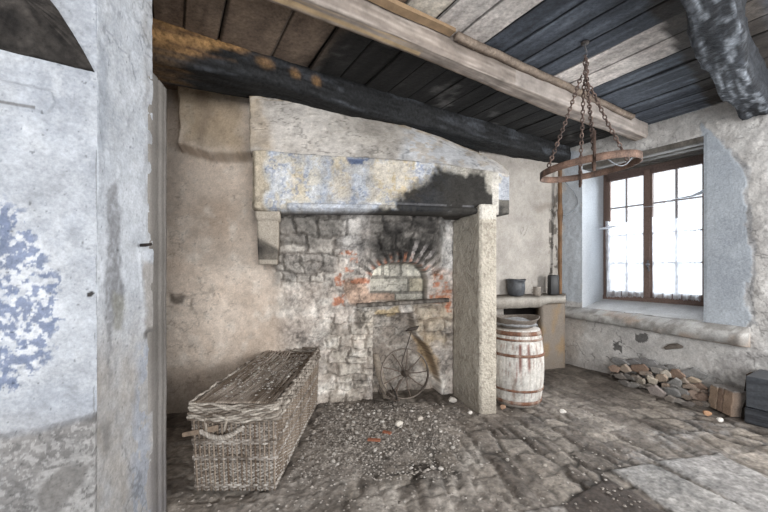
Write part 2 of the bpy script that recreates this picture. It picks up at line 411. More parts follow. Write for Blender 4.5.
tag(mb.build('wall_alcove', PLASTER), kind='structure')

# ---------------------------------------------------------------- window wall, s = 4.74, with a deep splayless opening
SW, SG = 4.74, 5.30
T0, T1, ZB, ZT = 1.375, 2.633, .785, 2.715     # opening
def right_col(x, y, s, z):
    n1 = fbm(s*2.5, z*2.5, 7, 51); n2 = fbm(s*10, z*10, 7, 52); n3 = fbm(s*40, z*40, 7, 53); wx, wy = wp(x, y, 7, .07, 12)
    C = mix(c('bdbab7'), c('9d9a98'), np.clip((n1-.35)*2.2, 0, 1)); C = mix(C, c('d0cecb'), np.clip((n2-.5)*3, 0, 1)*.8)
    C = mix(C, c('a79d93'), .6*poly(wx, wy, [(556, 310), (585, 312), (580, 362), (556, 362)], 6))
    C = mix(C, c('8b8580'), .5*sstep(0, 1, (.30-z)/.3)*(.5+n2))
    cr = np.abs(fbm(s*5, z*5, 1, 57)-.5) < .012
    C = mix(C, c('6d6a68'), .55*cr*(x > 745))
    C = mix(C, c('3f3d3c'), .85*((n2 > .6) & (((x > 606) & (x < 622)) | ((x > 635) & (x < 648))) & (y > 330) & (y < 358)))
    pan = poly(*wp(x, y, 5, .12, 15), [(700, 120), (722, 142), (745, 170), (746, 220), (752, 260), (745, 300), (752, 322), (740, 334), (700, 332)], 1.2)
    edge = np.clip(poly(*wp(x, y, 5, .12, 15), [(700, 120), (722, 140), (749, 168), (752, 220), (757, 260), (752, 300), (758, 324), (742, 336), (700, 334)], 2.) - pan, 0, 1)
    Pn = mix(c('a9afb6'), c('989ea6'), np.clip((n1-.3)*2, 0, 1)); Pn = mix(Pn, c('b9bfc5'), np.clip((n2-.5)*2, 0, 1)*.6)
    C = mix(C, Pn, pan); C = mix(C, c('7a7c80'), .6*edge)
    lp = poly(wx, wy, [(564, 150), (584, 150), (584, 300), (560, 300)], 2)
    C = mix(C, mix(c('a9b2bd'), c('c0c6cc'), n1), lp*.85)
    return mix(grit(C*1.06, s, z, .09, 9, .4, .4), grit(C, s, z, .05, 9), np.clip(pan+lp, 0, 1))
ts = np.unique(np.concatenate([np.linspace(-1.6, .7, 40), np.linspace(.7, 3.02, 260), [T0, T1]]))
zz = np.unique(np.concatenate([np.linspace(-.05, 3., 270), [ZB, ZT]]))
TT, ZZ = np.meshgrid(ts, zz)
XX, YY = U[0]*SW+V[0]*TT, U[1]*SW+V[1]*TT
PXr, PYr = CX + F*XX/np.maximum(YY, .3), CY - F*(ZZ-H)/np.maximum(YY, .3)
hh = .022*(fbm(TT*4, ZZ*4, 2, 61)-.5) + .010*(fbm(TT*18, ZZ*18, 2, 62)-.5)
pan = poly(*wp(PXr, PYr, 5, .12, 15), [(700, 120), (722, 142), (745, 170), (746, 220), (752, 260), (745, 300), (752, 322), (740, 334), (700, 332)], 2.)
hh = hh*(1-.85*pan) + .003*pan
nearopen = (TT > T0-.02) & (TT < T1+.02) & (ZZ > ZB-.02) & (ZZ < ZT+.02); hh = np.where(nearopen, 0, hh)
P = np.stack([XX-U[0]*hh, YY-U[1]*hh, ZZ], -1)
keep = ~((TT[:-1, :-1] >= T0-1e-6) & (TT[1:, 1:] <= T1+1e-6) & (ZZ[:-1, :-1] >= ZB-1e-6) & (ZZ[1:, 1:] <= ZT+1e-6))
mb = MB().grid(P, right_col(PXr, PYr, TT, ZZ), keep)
def sheet(mb, f, n, m, cf):
    A, B = np.meshgrid(np.linspace(0, 1, n), np.linspace(0, 1, m), indexing='ij')
    mb.grid(np.array([[f(A[i, j], B[i, j]) for j in range(m)] for i in range(n)]), cf(A, B)); return mb
def revc(A, B):
    n = fbm(A*4, B*6, 3, 66); return mix(c('9c9fa4'), c('b0b3b6'), n)
sheet(mb, lambda a, b: st(lerp(SW, SG+.06, a), T1, lerp(ZB, ZT, b)), 8, 20, revc)
sheet(mb, lambda a, b: st(lerp(SW, SG+.06, a), T0, lerp(ZB, ZT, b)), 8, 20, revc)
sheet(mb, lambda a, b: st(lerp(SW, SG+.06, a), lerp(T0, T1, b), lerp(ZB, ZB+.128, a)+.012*fbm(a*9, b*16, 0, 4)), 20, 50,
      lambda A, B: mix(c('a5a3a1'), c('c9c8c8'), fbm(A*5, B*12, 0, 67)))
# the wall outside the opening, so that it has its thickness
for q in (((-1.6, T0), (-.05, 3)), ((T1, 3.6), (-.05, 3)), ((T0, T1), (-.05, ZB+.06)), ((T0, T1), (ZT, 3))):
    (ta, tb), (za, zb) = q
    mb.add([st(SG+.07, ta, za), st(SG+.07, tb, za), st(SG+.07, tb, zb), st(SG+.07, ta, zb)], [(0, 1, 2, 3)], c('c0bebb'))
tag(mb.build('wall_right', ROUGH), kind='structure')
# old timber lintel over the window
mb = MB()
for k in range(4):
    s0 = SW+.01+k*.155
    n = 40; tt = np.linspace(T0, T1, n); R = []
    for t in tt:
        w = .012*(fbm(t*6, k*3.1, 0, 70)-.5)
        R.append([st(s0+w, t, ZT-.05+w), st(s0+.15, t, ZT-.05+w), st(s0+.15, t, ZT+.06), st(s0, t, ZT+.06)])
    cc = mix(c('423e39'), c('6f6a65'), fbm(tt*9, k*2.2, 0, 71)); mb.loft(R, cc)
tag(mb.build('trim_1', WOOD), kind='structure')
# bull-nosed stone under the window
mb = MB(); R = []; C = []
sa, ta, _ = ray_s(557, 300, 4.64); sb, tb, _ = ray_s(746, 300, 4.60)
tt = np.linspace(tb, ta, 90)
for t in tt:
    e = min(1, (min(t-tb, ta-t)+.004)/.06); e = math.sqrt(max(0, 1-(1-e)**2))*.9+.1
    s_ = SW-.02 - (.135*e if e < 1 else .135) ; w = .018*(float(fbm(t*7, 1, 0, 72))-.5)
    zt_, zb_ = lerp(.735, .765, (t-tb)/(ta-tb)), lerp(.585, .665, (t-tb)/(ta-tb))
    prof = [(SW+.02, zt_+.045), (SW-.03, zt_+.03), (s_+.03, zt_), (s_+.008, zt_-.02), (s_-w*.5, (zt_+zb_)/2+.015), (s_+.006, zb_+.03), (s_+.035, zb_+.005), (SW+.02, zb_-.01)]
    R.append([st(a+w, t, z+w*.5) for a, z in prof])
    n = float(fbm(t*5, 2, 0, 73)); n2 = float(fbm(t*14, 7, 0, 73))
    base = mix(mix(c('979592'), c('b9b8b6'), n), c('9c8c7e'), 0.)
    C.append([mix(mix(base, c('a08d7d'), float(np.clip((fbm(t*4, k*.35, 3, 75)-.53)*6, 0, .7))), c('77736f'), float(np.clip((fbm(t*13, k*.8, 8, 76)-.46)*4, 0, .75))) for k in range(8)])
mb.loft(R, np.array(C)); tag(mb.build('window_sill', ROUGH), kind='structure')

# ---------------------------------------------------------------- left: near face, reveal, jamb
LEDGE = [(-60, 442), (0, 433), (40, 428), (74, 418), (97, 412)]
def near_disp(x, y, u, z):
    e = np.interp(x, [p[0] for p in LEDGE], [p[1] for p in LEDGE]) + 3*(fbm(x*.08, 1, 0, 3)-.5)
    lo = sstep(-2, 4, y-e)
    h = .02*(fbm(u*5, z*5, 9, 81)-.5) + .008*(fbm(u*25, z*25, 9, 82)-.5)
    return h + lo*(.035 + .025*(fbm(u*14, z*14, 9, 83)-.5)) + .012*sstep(0, 1, poly(x, y, [(-40, 76), (0, 80), (52, 92), (56, 104), (48, 113), (0, 106), (-40, 104)], 2))
def near_col(x, y, u, z):
    n1 = fbm(u*4, z*4, 9, 84); n2 = fbm(u*16, z*16, 9, 85); n3 = fbm(u*70, z*70, 9, 86, 3); wx, wy = wp(x, y, 10, .05, 21)
    C = mix(c('b9bdc4'), c('a2a7b0'), np.clip((n1-.35)*2.2, 0, 1)); C = mix(C, c('cdd0d5'), np.clip((n2-.5)*2.5, 0, 1)*.7)
    blue = np.clip(poly(wx, wy, [(-60, 200), (18, 205), (46, 240), (62, 300), (52, 350), (20, 390), (-60, 392)], 16), 0, 1)
    C = mix(C, c('d3d6dc'), .8*blue*(n2 > .45))
    C = mix(C, c('62708f'), .8*np.clip((.5*n3 + .9*fbm(u*48, z*48, 3, 88, 5) + .5*fbm(u*13, z*11, 5, 89) + .3*(blue-.5) - 1.02)*9, 0, 1)*np.clip(blue*1.4, 0, 1))
    C = mix(C, c('6f6d6d'), .8*((np.abs(y-(103+.16*x)-4*(n1-.5)) < 1.6) & (x < 36)))
    cr = np.abs(x - (97-3*sstep(280, 400, y)) - 4*(n2-.5)) < .8
    C = mix(C, c('757474'), .5*cr*(y > 150)*(n1 > .42))
    C = mix(C, c('2e2a28'), .95*poly(x, y, [(87, 293), (92, 291), (95, 293), (91, 297), (87, 297)], .8))
    e = np.interp(x, [p[0] for p in LEDGE], [p[1] for p in LEDGE])
    lo = sstep(-3, 5, y-e+5*(n2-.5))
    G = mix(c('858280'), c('5c5957'), np.clip((n2-.35)*2.8, 0, 1)); G = mix(G, c('b4b2b1'), (n3 > .58)*.7); G = mix(G, c('454341'), (fbm(u*45, z*60, 6, 90) > .6)*.6)
    C = mix(C, G, lo*.9)
    C = mix(C, c('b6b5b4'), .7*poly(wx, wy, [(40, 470), (97, 425), (97, 520), (60, 520), (20, 520)], 8)*(n3 > .4))
    C = mix(C, c('6e6b69'), .8*poly(wx, wy, [(38, 486), (60, 462), (92, 460), (84, 480), (58, 505), (40, 520)], 4))
    C = mix(C, c('8d8a88'), .35*sstep(400, 425, y))
    return grit(C*.76, u, z, .10, 11, .35, .5)
P, C = wallgrid(D_NEAR, np.concatenate([np.linspace(-300, -32, 30), np.linspace(-30, 97, 200)]), np.linspace(-.05, 3., 560), near_disp, near_col)
P[:, -1] = np.array(wallgrid(D_NEAR, [60., 97.], np.linspace(-.05, 3., 560), lambda x, y, u, z: 0*x, near_col)[0])[:, -1]
mb = MB().grid(P, C)
def rev_col(x, y, u, z):
    n1 = fbm(u*5, z*3, 19, 84); n2 = fbm(u*18, z*12, 19, 85); n3 = fbm(u*70, z*60, 19, 86, 3); wx, wy = wp(x, y, 4, .08, 22)
    C = mix(c('c2c6cd'), c('adb2ba'), np.clip((n1-.35)*2.2, 0, 1)); C = mix(C, c('d0d3d8'), np.clip((n2-.5)*2.5, 0, 1)*.6)
    C = mix(C, c('9d9893'), np.clip(.95*sstep(270, 400, y)*(.5+.7*n2), 0, 1))
    C = mix(C, c('8e959f'), .5*poly(wx, wy, [(97, 40), (110, 60), (104, 150), (97, 150)], 4))
    C = mix(C, c('77777a'), .8*poly(wx, wy, [(108, 190), (117, 180), (121, 220), (119, 262), (124, 300), (112, 330), (110, 390), (105, 300)], 2.5)*np.clip(.3+n3*1.2, 0, 1))
    C = mix(C, c('8b897e'), .6*poly(wx, wy, [(113, 290), (124, 296), (122, 330), (114, 330)], 3))
    C = mix(C, c('7a7877'), .7*poly(wx, wy, [(100, 425), (112, 420), (112, 450), (104, 450)], 3))
    C = mix(C, c('8f8d8b'), .6*poly(wx, wy, [(143, 0), (156, 0), (156, 245), (146, 245)], 3)*np.clip(n2*2-.4, 0, 1))
    C = mix(C, c('a09a94'), .8*poly(wx, wy, [(140, 262), (156, 262), (156, 330), (145, 330)], 3)); C = mix(C, c('5f5954'), .8*poly(wx, wy, [(143, 331), (157, 325), (157, 336), (146, 340)], 2))
    C = mix(C, c('96a2b6'), .45*poly(wx, wy, [(138, 345), (150, 345), (150, 520), (128, 520)], 6)*(n2 > .45))
    return grit(C*.78, u, z, .10, 12, .3, .5)
def rev_disp(x, y, u, z):
    h = .014*(fbm(u*6, z*4, 29, 81)-.5) + .008*(fbm(u*25, z*20, 29, 82)-.5)
    h += .007*poly(x, y, [(138, 250), (156, 250), (156, 332), (143, 332)], 1.5)
    return np.where(x < 97.4, 0, h)
P, C = wallgrid(D_REV, np.linspace(97, 152, 90), np.linspace(-.05, 3., 330), rev_disp, rev_col)
mb.grid(P, C)
# the hidden sides of the room beyond the jamb
e = pt(152, 267, D_REV(152)); w1 = (-2.9, 1.55); w2 = (-2.75, 3.6)
pts = [(e[0], e[1]), w1, w2]
for (a, b) in zip(pts[:-1], pts[1:]):
    mb.add([(a[0], a[1], -.05), (b[0], b[1], -.05), (b[0], b[1], 3.), (a[0], a[1], 3.)], [(0, 1, 2, 3)], c('a9a29a'))
tag(mb.build('wall_left', PLASTER), kind='structure')
# moulded jamb at the end of the reveal
mb = MB()
a = pt(151.0, 267, 266.); b = pt(166.5, 267, 243.)
tx = np.array([b[0]-a[0], b[1]-a[1]]); L_ = np.hypot(*tx); tx /= L_; nx = np.array([tx[1], -tx[0]])
prof = [(-.03, -.10), (-.03, 0), (.0, .006), (L_*.34, .006), (L_*.40, -.014), (L_*.46, .004), (L_*.74, .004), (L_*.8, -.016), (L_*.86, 0), (L_, 0), (L_, -.18)]
R = []; C = []
for z in np.linspace(-.03, 2.34, 130):
    w = .006*(float(fbm(z*6, 3, 0, 90))-.5)
    R.append([(a[0]+tx[0]*p+nx[0]*(q+w), a[1]+tx[1]*p+nx[1]*(q+w), z) for p, q in prof])
    n = float(fbm(z*5, 9, 0, 91)); lo = float(sstep(1.0, .3, z))
    k = [mix(mix(c('86827e'), c('67635f'), float(np.clip(n+.3*(j % 3-1), 0, 1))), c('8d8ea0'), .25*lo*n) for j in range(len(prof))]
    C.append(k)
mb.loft(R, np.array(C)); tag(mb.build('trim_2', PLASTER), kind='structure')

# ---------------------------------------------------------------- ceiling boards
mb = MB(); edges = [-3.2, -2.9, -2.6, -2.3, -2.0, -1.72, -1.45, -1.2, -.9, -.62, -.36, -.1, .08, .30, .68, .985, 1.264, 1.517, 1.754, 1.986, 2.2, 2.42, 2.63, 2.835, 3.08, 3.35, 3.58, 3.8, 4.03, 4.28, 4.55, 4.86]
for k, (s0, s1) in enumerate(zip(edges[:-1], edges[1:])):
    g = .001 + .003*rng.random(); zo = rng.uniform(0, .012)
    tt = np.linspace(-3, 4.6, 190); ww = np.array([0, .025, .06, .2, .35, .5, .65, .8, .94, .975, 1])
    A, B = np.meshgrid(tt, ww, indexing='ij')
    wob = .012*(fbm(A*.8, k*7.3, 0, 101)-.5)
    S = s0+g + (s1-s0-2*g)*B + wob*1.0; Zc = CE + zo + .012*(fbm(A*1.6, B*2+k*5, 0, 102)-.5) + .008*(fbm(A*9, B*9+k*5, 3, 103)-.5)
    Zc = Zc + .01*(np.abs(B-.5) > .49)
    Pq = np.stack([U[0]*S+V[0]*A, U[1]*S+V[1]*A, Zc], -1)
    gr = fbm(A*1.5, S*26, k, 104); g2 = fbm(A*5, S*5, 1, 105); g3 = fbm(A*2.2, S*1.6, 4, 106); r_ = rng.random()
    far = A > 1.95
    brown = mix(c('5f5147'), c('7d6d5f'), np.clip(gr*1.2-.1+.4*(r_-.5), 0, 1)); brown = mix(brown, c('4c3b2e'), np.clip((g3-.5)*3, 0, 1)*.7)
    pale = mix(c('c6c0bc'), c('9f9894'), np.clip(gr*1.5-.25, 0, 1)); pale = mix(pale, c('dad5d0'), np.clip((g2-.5)*3, 0, 1)*.6)
    black = mix(c('33373f'), c('4f5661'), np.clip(gr*1.4-.3, 0, 1)); black = mix(black, c('7a828d'), np.clip((gr-.62)*6, 0, 1)*.45)
    jet = mix(c('171615'), c('2c2a29'), np.clip(gr*1.5-.3, 0, 1)); jet = mix(jet, c('7d7a78'), np.clip((g2-.66)*6, 0, 1)*.5)
    if s1 <= 1.27: base = brown
    elif s1 <= 2.0: base = np.where(far[..., None], jet, mix(pale, c('dad0b8'), (.35 if s0 < 1.3 else 0)+0*A))
    elif s0 >= 2.8 and s1 <= 3.36: base = mix(pale, np.broadcast_to(black, pale.shape), np.clip(sstep(1.75, 2.0, A)*.9 + (1-sstep(.62, .72, A)), 0, 1))
    else: base = black
    soot = np.clip(sstep(.86, 1.15, S + .35*(g3-.5) + .25*(g2-.5)), 0, 1)*sstep(1.9, 2.05, A)
    base = mix(base, jet, soot)
    # dark brown band beside the crooked beam
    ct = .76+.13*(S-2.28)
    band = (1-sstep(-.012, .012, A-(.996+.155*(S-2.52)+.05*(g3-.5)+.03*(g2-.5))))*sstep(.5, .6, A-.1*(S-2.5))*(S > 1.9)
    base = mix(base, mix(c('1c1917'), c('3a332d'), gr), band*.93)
    if 2.8 <= s0 and s1 <= 3.36: base = base*1.18
    base = grit(base, S*1.0, A*.35, .16, 61+k, .0, .3)
    base = mix(base, c('151412'), .6*((B < .03) | (B > .97)))
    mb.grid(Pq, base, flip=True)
mb.box((-3.3, -3.1, CE+.045), (4.95, 4.7, CE+.09), c('2a2724'), fr=st)
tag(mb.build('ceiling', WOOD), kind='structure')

# ---------------------------------------------------------------- floor
def floor_h(X, Y):
    S, T = U[0]*X+U[1]*Y, V[0]*X+V[1]*Y
    wS = S + .07*(fbm(X*2.5, Y*2.5, 0, 111)-.5); wT = T + .07*(fbm(X*2.5, Y*2.5, 5, 112)-.5)
    E, D = .979*X+.206*Y, -.206*X+.979*Y
    j, i = courses(D*60 + 40, E*60 + 3*np.sin(D*2.2), 15, 12, 113); fade = np.clip((fbm(X*2.1, Y*2.1, 9, 114)-.4)*5, 0, 1); j = 1-(1-j)*(.55+.45*fade)
    return S, T, j, i
xs = np.linspace(-2.9, 4.9, 480); ys = np.concatenate([np.linspace(-1.5, .9, 30), np.linspace(.95, 2.6, 130), np.linspace(2.61, 5.2, 170)])
X, Y = np.meshgrid(xs, ys)
S, T, j, i = floor_h(X, Y)
PXf, PYf = CX + F*X/np.maximum(Y, .5), CY + F*H/np.maximum(Y, .5)
wx, wy = wp(PXf, PYf, 8, .05, 33)
# big flags in the foreground
flags = [[(562, 503), (607, 476), (680, 520), (590, 540)], [(610, 468), (652, 462), (768, 518), (700, 530)], [(655, 460), (720, 452), (790, 488), (770, 520)], [(520, 512), (562, 503), (600, 560), (500, 560)]]
fm = np.zeros(X.shape); fi = np.zeros(X.shape)
for k, q in enumerate(flags):
    m = poly(PXf, PYf, q, 2); fm = np.maximum(fm, m); fi = np.where(m > .5, k+1, fi)
rubm = np.clip(poly(wx, wy, [(200, 520), (288, 470), (325, 405), (455, 404), (452, 432), (420, 455), (350, 478), (300, 520)], 14), 0, 1)
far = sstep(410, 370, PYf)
n1 = fbm(X*1.6, Y*1.6, 0, 121); n2 = fbm(X*7, Y*7, 0, 122); n3 = fbm(X*26, Y*26, 0, 123)
h = -.030 + .016*j*(1-fm) + .014*(i-.5)*(1-fm) + .028*fm + .010*(n3-.5) + .012*(n2-.5)
h = h*(1-.7*far) ; h = h*(1-rubm) + rubm*(-.015 + .03*(n2-.3) + .03*(n3-.5))
h = np.minimum(h, .012)
C = mix(c('918980'), c('5b534d'), np.clip(i*1.1+.5*(n2-.5), 0, 1)); C = mix(C, c('9a928a'), np.clip((n2-.5)*3, 0, 1)*.6)
C = mix(np.broadcast_to(c('615a53'), C.shape), C, .35+.65*j)
C = mix(C, c('352f2a'), (1-j)*.85*np.clip((.60-n1)*6, 0, 1)); C = mix(C, mix(c('a39b93'), c('837b73'), n3), (1-j)*np.clip((n1-.5)*6, 0, 1)*.8)
dust = np.clip((n1-.5)*3.2, 0, 1)
C = mix(C, c('9c958e'), .5*dust*np.clip(.3+n2, 0, 1))
for (q, a) in (([(385, 486), (400, 484), (404, 500), (388, 506)], .8), ([(455, 452), (480, 446), (488, 462), (462, 468)], .8), ([(360, 488), (392, 486), (396, 512), (362, 512)], .6), ([(420, 474), (470, 468), (500, 500), (440, 520)], .45)):
    C = mix(C, c('b5aea6'), a*poly(wx, wy, q, 6)*np.clip(.3+n2, 0, 1))
C = mix(C, c('9f9e9e'), .55*poly(wx, wy, [(600, 430), (700, 410), (790, 440), (790, 500), (640, 470)], 16)*np.clip((n3-.35)*3, 0, 1)*np.clip((n2-.38)*3, 0, 1))
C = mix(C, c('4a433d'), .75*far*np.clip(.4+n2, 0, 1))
Rb = mix(c('958d86'), c('7b746d'), n3); Rb = mix(Rb, c('aea7a0'), (n3 > .56)*.7); C = mix(C, Rb, rubm*.85)
fc = [None, c('433b36'), c('979593'), c('8c8a89'), c('837c76')]
for k in range(1, 5):
    Fk = mix(np.broadcast_to(fc[k], C.shape), c('b7b5b3') if k > 1 else c('544b45'), np.clip((n3-.45)*3, 0, 1)*.7)
    C = mix(C, Fk, (fi == k)*fm*(.95 if k == 1 else .8))
C = mix(C, c('453e38'), .6*((fm > .1) & (fm < .6)))
C = grit(C*.92, X, Y, .2, 13, .3, .5)
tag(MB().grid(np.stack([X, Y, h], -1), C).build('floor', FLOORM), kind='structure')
# ================================================================== THE WINDOW
def pbox(mb, s0, s1, t0, t1, z0, z1, col, jit=0.): mb.box((s0, t0, z0), (s1, t1, z1), col, fr=st, jit=jit); return mb
BR, BR2 = c('6f5d55'), c('5c4e49')
def wood_bars(bars, name, parent, loc):
    mb = MB()
    for (s0, s1, t0, t1, z0, z1) in bars: pbox(mb, s0, s1, t0, t1, z0, z1, BR if rng.random() < .7 else BR2)
    return under(mb.build(name, PAINT, smooth=False, loc=loc, bevel=.004), WIN)
FB, FT = H-.455, H+1.31
WIN = bpy.data.objects.new('window_1', None); COL.objects.link(WIN); WIN['kind'] = 'structure'
wc = st(SG, (T0+T1)/2, FB); WIN.location = tuple(wc)
tl, tr_ = T1-.005, 1.44           # outer frame
fw = .06
wood_bars([(SG-.03, SG+.05, tl-fw, tl, FB, FT), (SG-.03, SG+.05, tr_, tr_+fw, FB, FT), (SG-.03, SG+.05, tr_, tl, FT-fw, FT), (SG-.045, SG+.05, tr_, tl, FB, FB+fw)], 'window_frame', WIN, wc)
wood_bars([(SG-.02, SG+.05, T0-.01, tr_-.002, FB-.05, FT+.05)], 'side_board', WIN, wc)
tm = ray_s(648.3, 200, SG-.03)[1]
def sash(t0, t1, mid, name):
    st_w = .05
    o = wood_bars([(SG-.05, SG+.0, t0, t0+st_w, FB+fw, FT-fw), (SG-.05, SG+.0, t1-st_w, t1, FB+fw, FT-fw), (SG-.05, SG, t0, t1, FT-fw-.055, FT-fw), (SG-.05, SG, t0, t1, FB+fw, FB+fw+.07)], name, WIN, wc)
    g0, g1 = FB+fw+.07, FT-fw-.055
    mb = MB(); pbox(mb, SG-.04, SG-.012, (t0+t1)/2-.012, (t0+t1)/2+.012, g0, g1, c('968f8f'))  # bars paler than the frame: bloom from the window put into their colour
    for k in (1, 2, 3):
        z = lerp(g0, g1, k/4); pbox(mb, SG-.04, SG-.012, t0+st_w, t1-st_w, z-.010, z+.010, c('968f8f'))
    m = mb.build('muntin', PAINT, smooth=False, loc=wc); m.parent = o; m.location = (0, 0, 0)
    mb = MB(); mb.add([st(SG-.02, t0+st_w, g0), st(SG-.02, t1-st_w, g0), st(SG-.02, t1-st_w, g1), st(SG-.02, t0+st_w, g1)], [(0, 1, 2, 3)], c('ffffff'))
    m = mb.build('window_pane', GLASS, smooth=False, loc=wc); m.parent = o; m.location = (0, 0, 0)
    return o
sash(tm, tl-fw+.012, 0, 'sash'); sash(tr_+fw-.012, tm-.002, 0, 'sash')
wood_bars([(SG-.07, SG-.045, tm-.03, tm+.032, FB+fw, FT-fw)], 'meeting_rail', WIN, wc)
mb = MB(); s_, t_, z_ = ray_s(648, 266, SG-.08)
mb.tube([st(SG-.075, t_, z_+.07), st(SG-.09, t_, z_+.05), st(SG-.11, t_-.005, z_), st(SG-.09, t_-.01, z_-.05), st(SG-.075, t_-.01, z_-.06)], .011, c('6d6d70'))
mb.lathe([(.0, -.012), (.02, -.012), (.024, 0), (.02, .012), (0, .012)], c('84858a'), cen=st(SG-.085, t_, z_+.02), k=12)
under(mb.build('handle', RUST, loc=wc), WIN)
# ragged half curtains
def curtain(x0, x1, y0a, y0b, y1a, y1b, label):
    n, m = 60, 50; P = np.zeros((n, m, 3)); s_ = SG-.075
    for a in range(n):
        for b in range(m):
            u, v = a/(n-1), b/(m-1); x = lerp(x0, x1, u)
            sag = 2.5*math.sin(math.pi*u); y = lerp(lerp(y0a, y0b, u)+sag, lerp(y1a, y1b, u)+2.2*(float(_h(np.array([a]), np.array([3]), np.array([1]), 5)[0])-.5), v)
            w = .018*math.sin(u*31+2*v)*(.3+.7*v) + .012*math.sin(u*67)
            _, t, z = ray_s(x, y, s_); P[a, b] = st(s_+w, t, z)
    o = MB().grid(P, c('ffffff')).build('curtain', CLOTH, loc=P[0, 0])
    return tag(o, label, 'curtain', 'sheer half curtains')
curtain(605.5, 643.5, 221, 219, 297, 297, 'ragged sheer white half curtain over the left casement of the window')
curtain(652, 701, 217, 214, 297.5, 301, 'ragged sheer white half curtain over the right casement of the window')
def rag(path, r, name, label, cat, m=CLOTH, col=c('dfe3ea'), wid=1., k=6):
    mb = MB(); P = np.array([st(*q) for q in path])
    mb.tube(P, r, col, k=k); return tag(mb.build(name, m, loc=P[0]), label, cat)
q = [ray_s(x, y, SG-.10) for x, y in ((707, 189), (700, 193), (692, 196), (683, 197.5), (674, 199), (664, 203), (654, 206), (644, 207))]
rag(q, [.018, .020, .012, .007, .005, .004, .003, .003], 'torn_cloth', 'torn strip of white cloth strung across the upper right casement', 'cloth', m=PAINT)
q = [ray_s(x, y, SG-.12) for x, y in ((592, 229), (599, 228.6), (607, 228), (613, 226.5), (619, 226.8))]
rag(q, [.004, .014, .018, .012, .006], 'cloth_knot', 'knot of white cloth at the left edge of the window', 'cloth', m=PAINT)
q = [ray_s(x, y, 5.0) for x, y in ((716, 326), (722, 327), (730, 328), (738, 329.6))]

# ================================================================== CEILING BEAMS
def beam(name, s0, s1, near, farf, zb, zt, colf, m, label, n=300, rough=.02, seed=0, cat='ceiling beam'):
    R, C = [], []
    for s in np.linspace(s0, s1, n):
        a, b, z0, z1 = near(s), farf(s), zb(s), zt(s)
        ring = []; cc = []
        sec = [(k/12, 0) for k in range(13)] + [(1, .33), (1, .66), (1, 1), (.5, 1)] + [(0, 1-k/12) for k in range(12)]
        for k, (p, q) in enumerate(sec):
            t = lerp(a, b, p); z = lerp(z0, z1, q)
            if (p in (0, 1)) and q == 0: t += (.012 if p == 0 else -.012); z += .012
            w = rough*(float(fbm(s*2.2, t*9, z*9, seed+1))-.5)*2 + rough*.5*(float(fbm(s*9, t*26, z*26, seed+2))-.5)*2
            if q > .95: w = min(0, w)
            ring.append(st(s, t + (w if p == 1 else -w if p == 0 else 0), z - (w if q == 0 else 0)))
            cc.append(colf(s, p, q, k))
        R.append(ring); C.append(cc)
    o = MB().loft(R, np.array(C)).build(name, m)
    return tag(o, label, cat, None)
def fb(*a): return float(fbm(*a))
def c_light(s, p, q, k):
    g = fb(s*1.2, p*11+q*13, 1, 201); g2 = fb(s*3, p*26+q*30, 1, 202); g3 = fb(s*1.1, 3, 1, 203)
    x = mix(mix(c('90867e'), c('6c625b'), float(np.clip(g*1.6-.3, 0, 1))), c('aaa098'), float(np.clip((g2-.52)*3, 0, .8)))
    if q == 0 and s < 1.5: x = mix(x, c('b59c78'), float(np.clip((g-.32)*5, 0, .85))*(.25 <= p <= .8))
    if q == 0 and p > .8: x = mix(x, c('6e5a48'), .5)
    if p == 0 and s > 2.4: x = mix(x, c('a8a29e'), .4)
    return x
beam('ceiling_beam', -1.0, 4.72, lambda s: 1.868+.012*math.sin(s*1.3), lambda s: 2.02+.012*math.sin(s*2.1+1), lambda s: H+1.487+.012*math.sin(s*1.7), lambda s: CE+.02, c_light, WOODU, 'long pale grey squared beam running under the ceiling boards towards the window', rough=.008, seed=3)
def c_soot(s, p, q, k):
    g = fb(s*2.5, p*8+q*9, 2, 211); g2 = fb(s*3.5, p*20+q*17, 2, 212); g3 = fb(s*3.1, q*3+p*2, 6, 213)
    x = mix(mix(c('242425'), c('3a3b3d'), g), c('131314'), float(np.clip((g2-.5)*3, 0, 1)))
    if p == 0: x = mix(x, c('6a6e76'), .5*float(np.clip((g3-.55)*5, 0, 1))*(s > -.6))
    br = float(sstep(.38, .12, s + .5*(g-.5) + .45*(.55-q) + .4*(g3-.5)))
    x = mix(x, mix(c('55402f'), c('a37f54'), float(np.clip(g2*3-1., 0, 1))), br*(.95 if p == 0 and q > .25 else .3))
    for s_, q_, w in ((.63, .66, .10), (.87, .6, .06), (1.05, .55, .06), (.45, .92, .1)):
        if p == 0: x = mix(x, c('a58058'), (.4+.6*g2)*float(sstep(1, .3, math.hypot((s-s_)/w, (q-q_)/.28))))
    return x*(.55 if br < .3 else .9)
def zb_s(s): return H + 1.385 + .018*s + .05*math.exp(-((s-.75)/.6)**2)
beam('ceiling_beam', -2.9, 4.72, lambda s: 2.80+.02*math.sin(s*1.1), lambda s: 3.14+.03*math.sin(s*.9+1), zb_s, lambda s: CE+.02-.07*float(sstep(-.4, -1.6, s)), c_soot, SOOTY, 'thick blackened beam along the chimney hood with bare brown wood at its left end', rough=.022, seed=5)
def c_crook(s, p, q, k):
    g = fb(s*3, p*5+q*6, 3, 221); g2 = fb(s*8, p*9+q*9, 3, 222)
    x = mix(mix(c('1f2125'), c('383c43'), float(np.clip(g*1.6-.3, 0, 1))), c('777d85'), float(np.clip((g2-.55)*6, 0, .9))*(1. if q == 0 else .2))
    return mix(x, c('1b1d21'), .6*(p == 0))
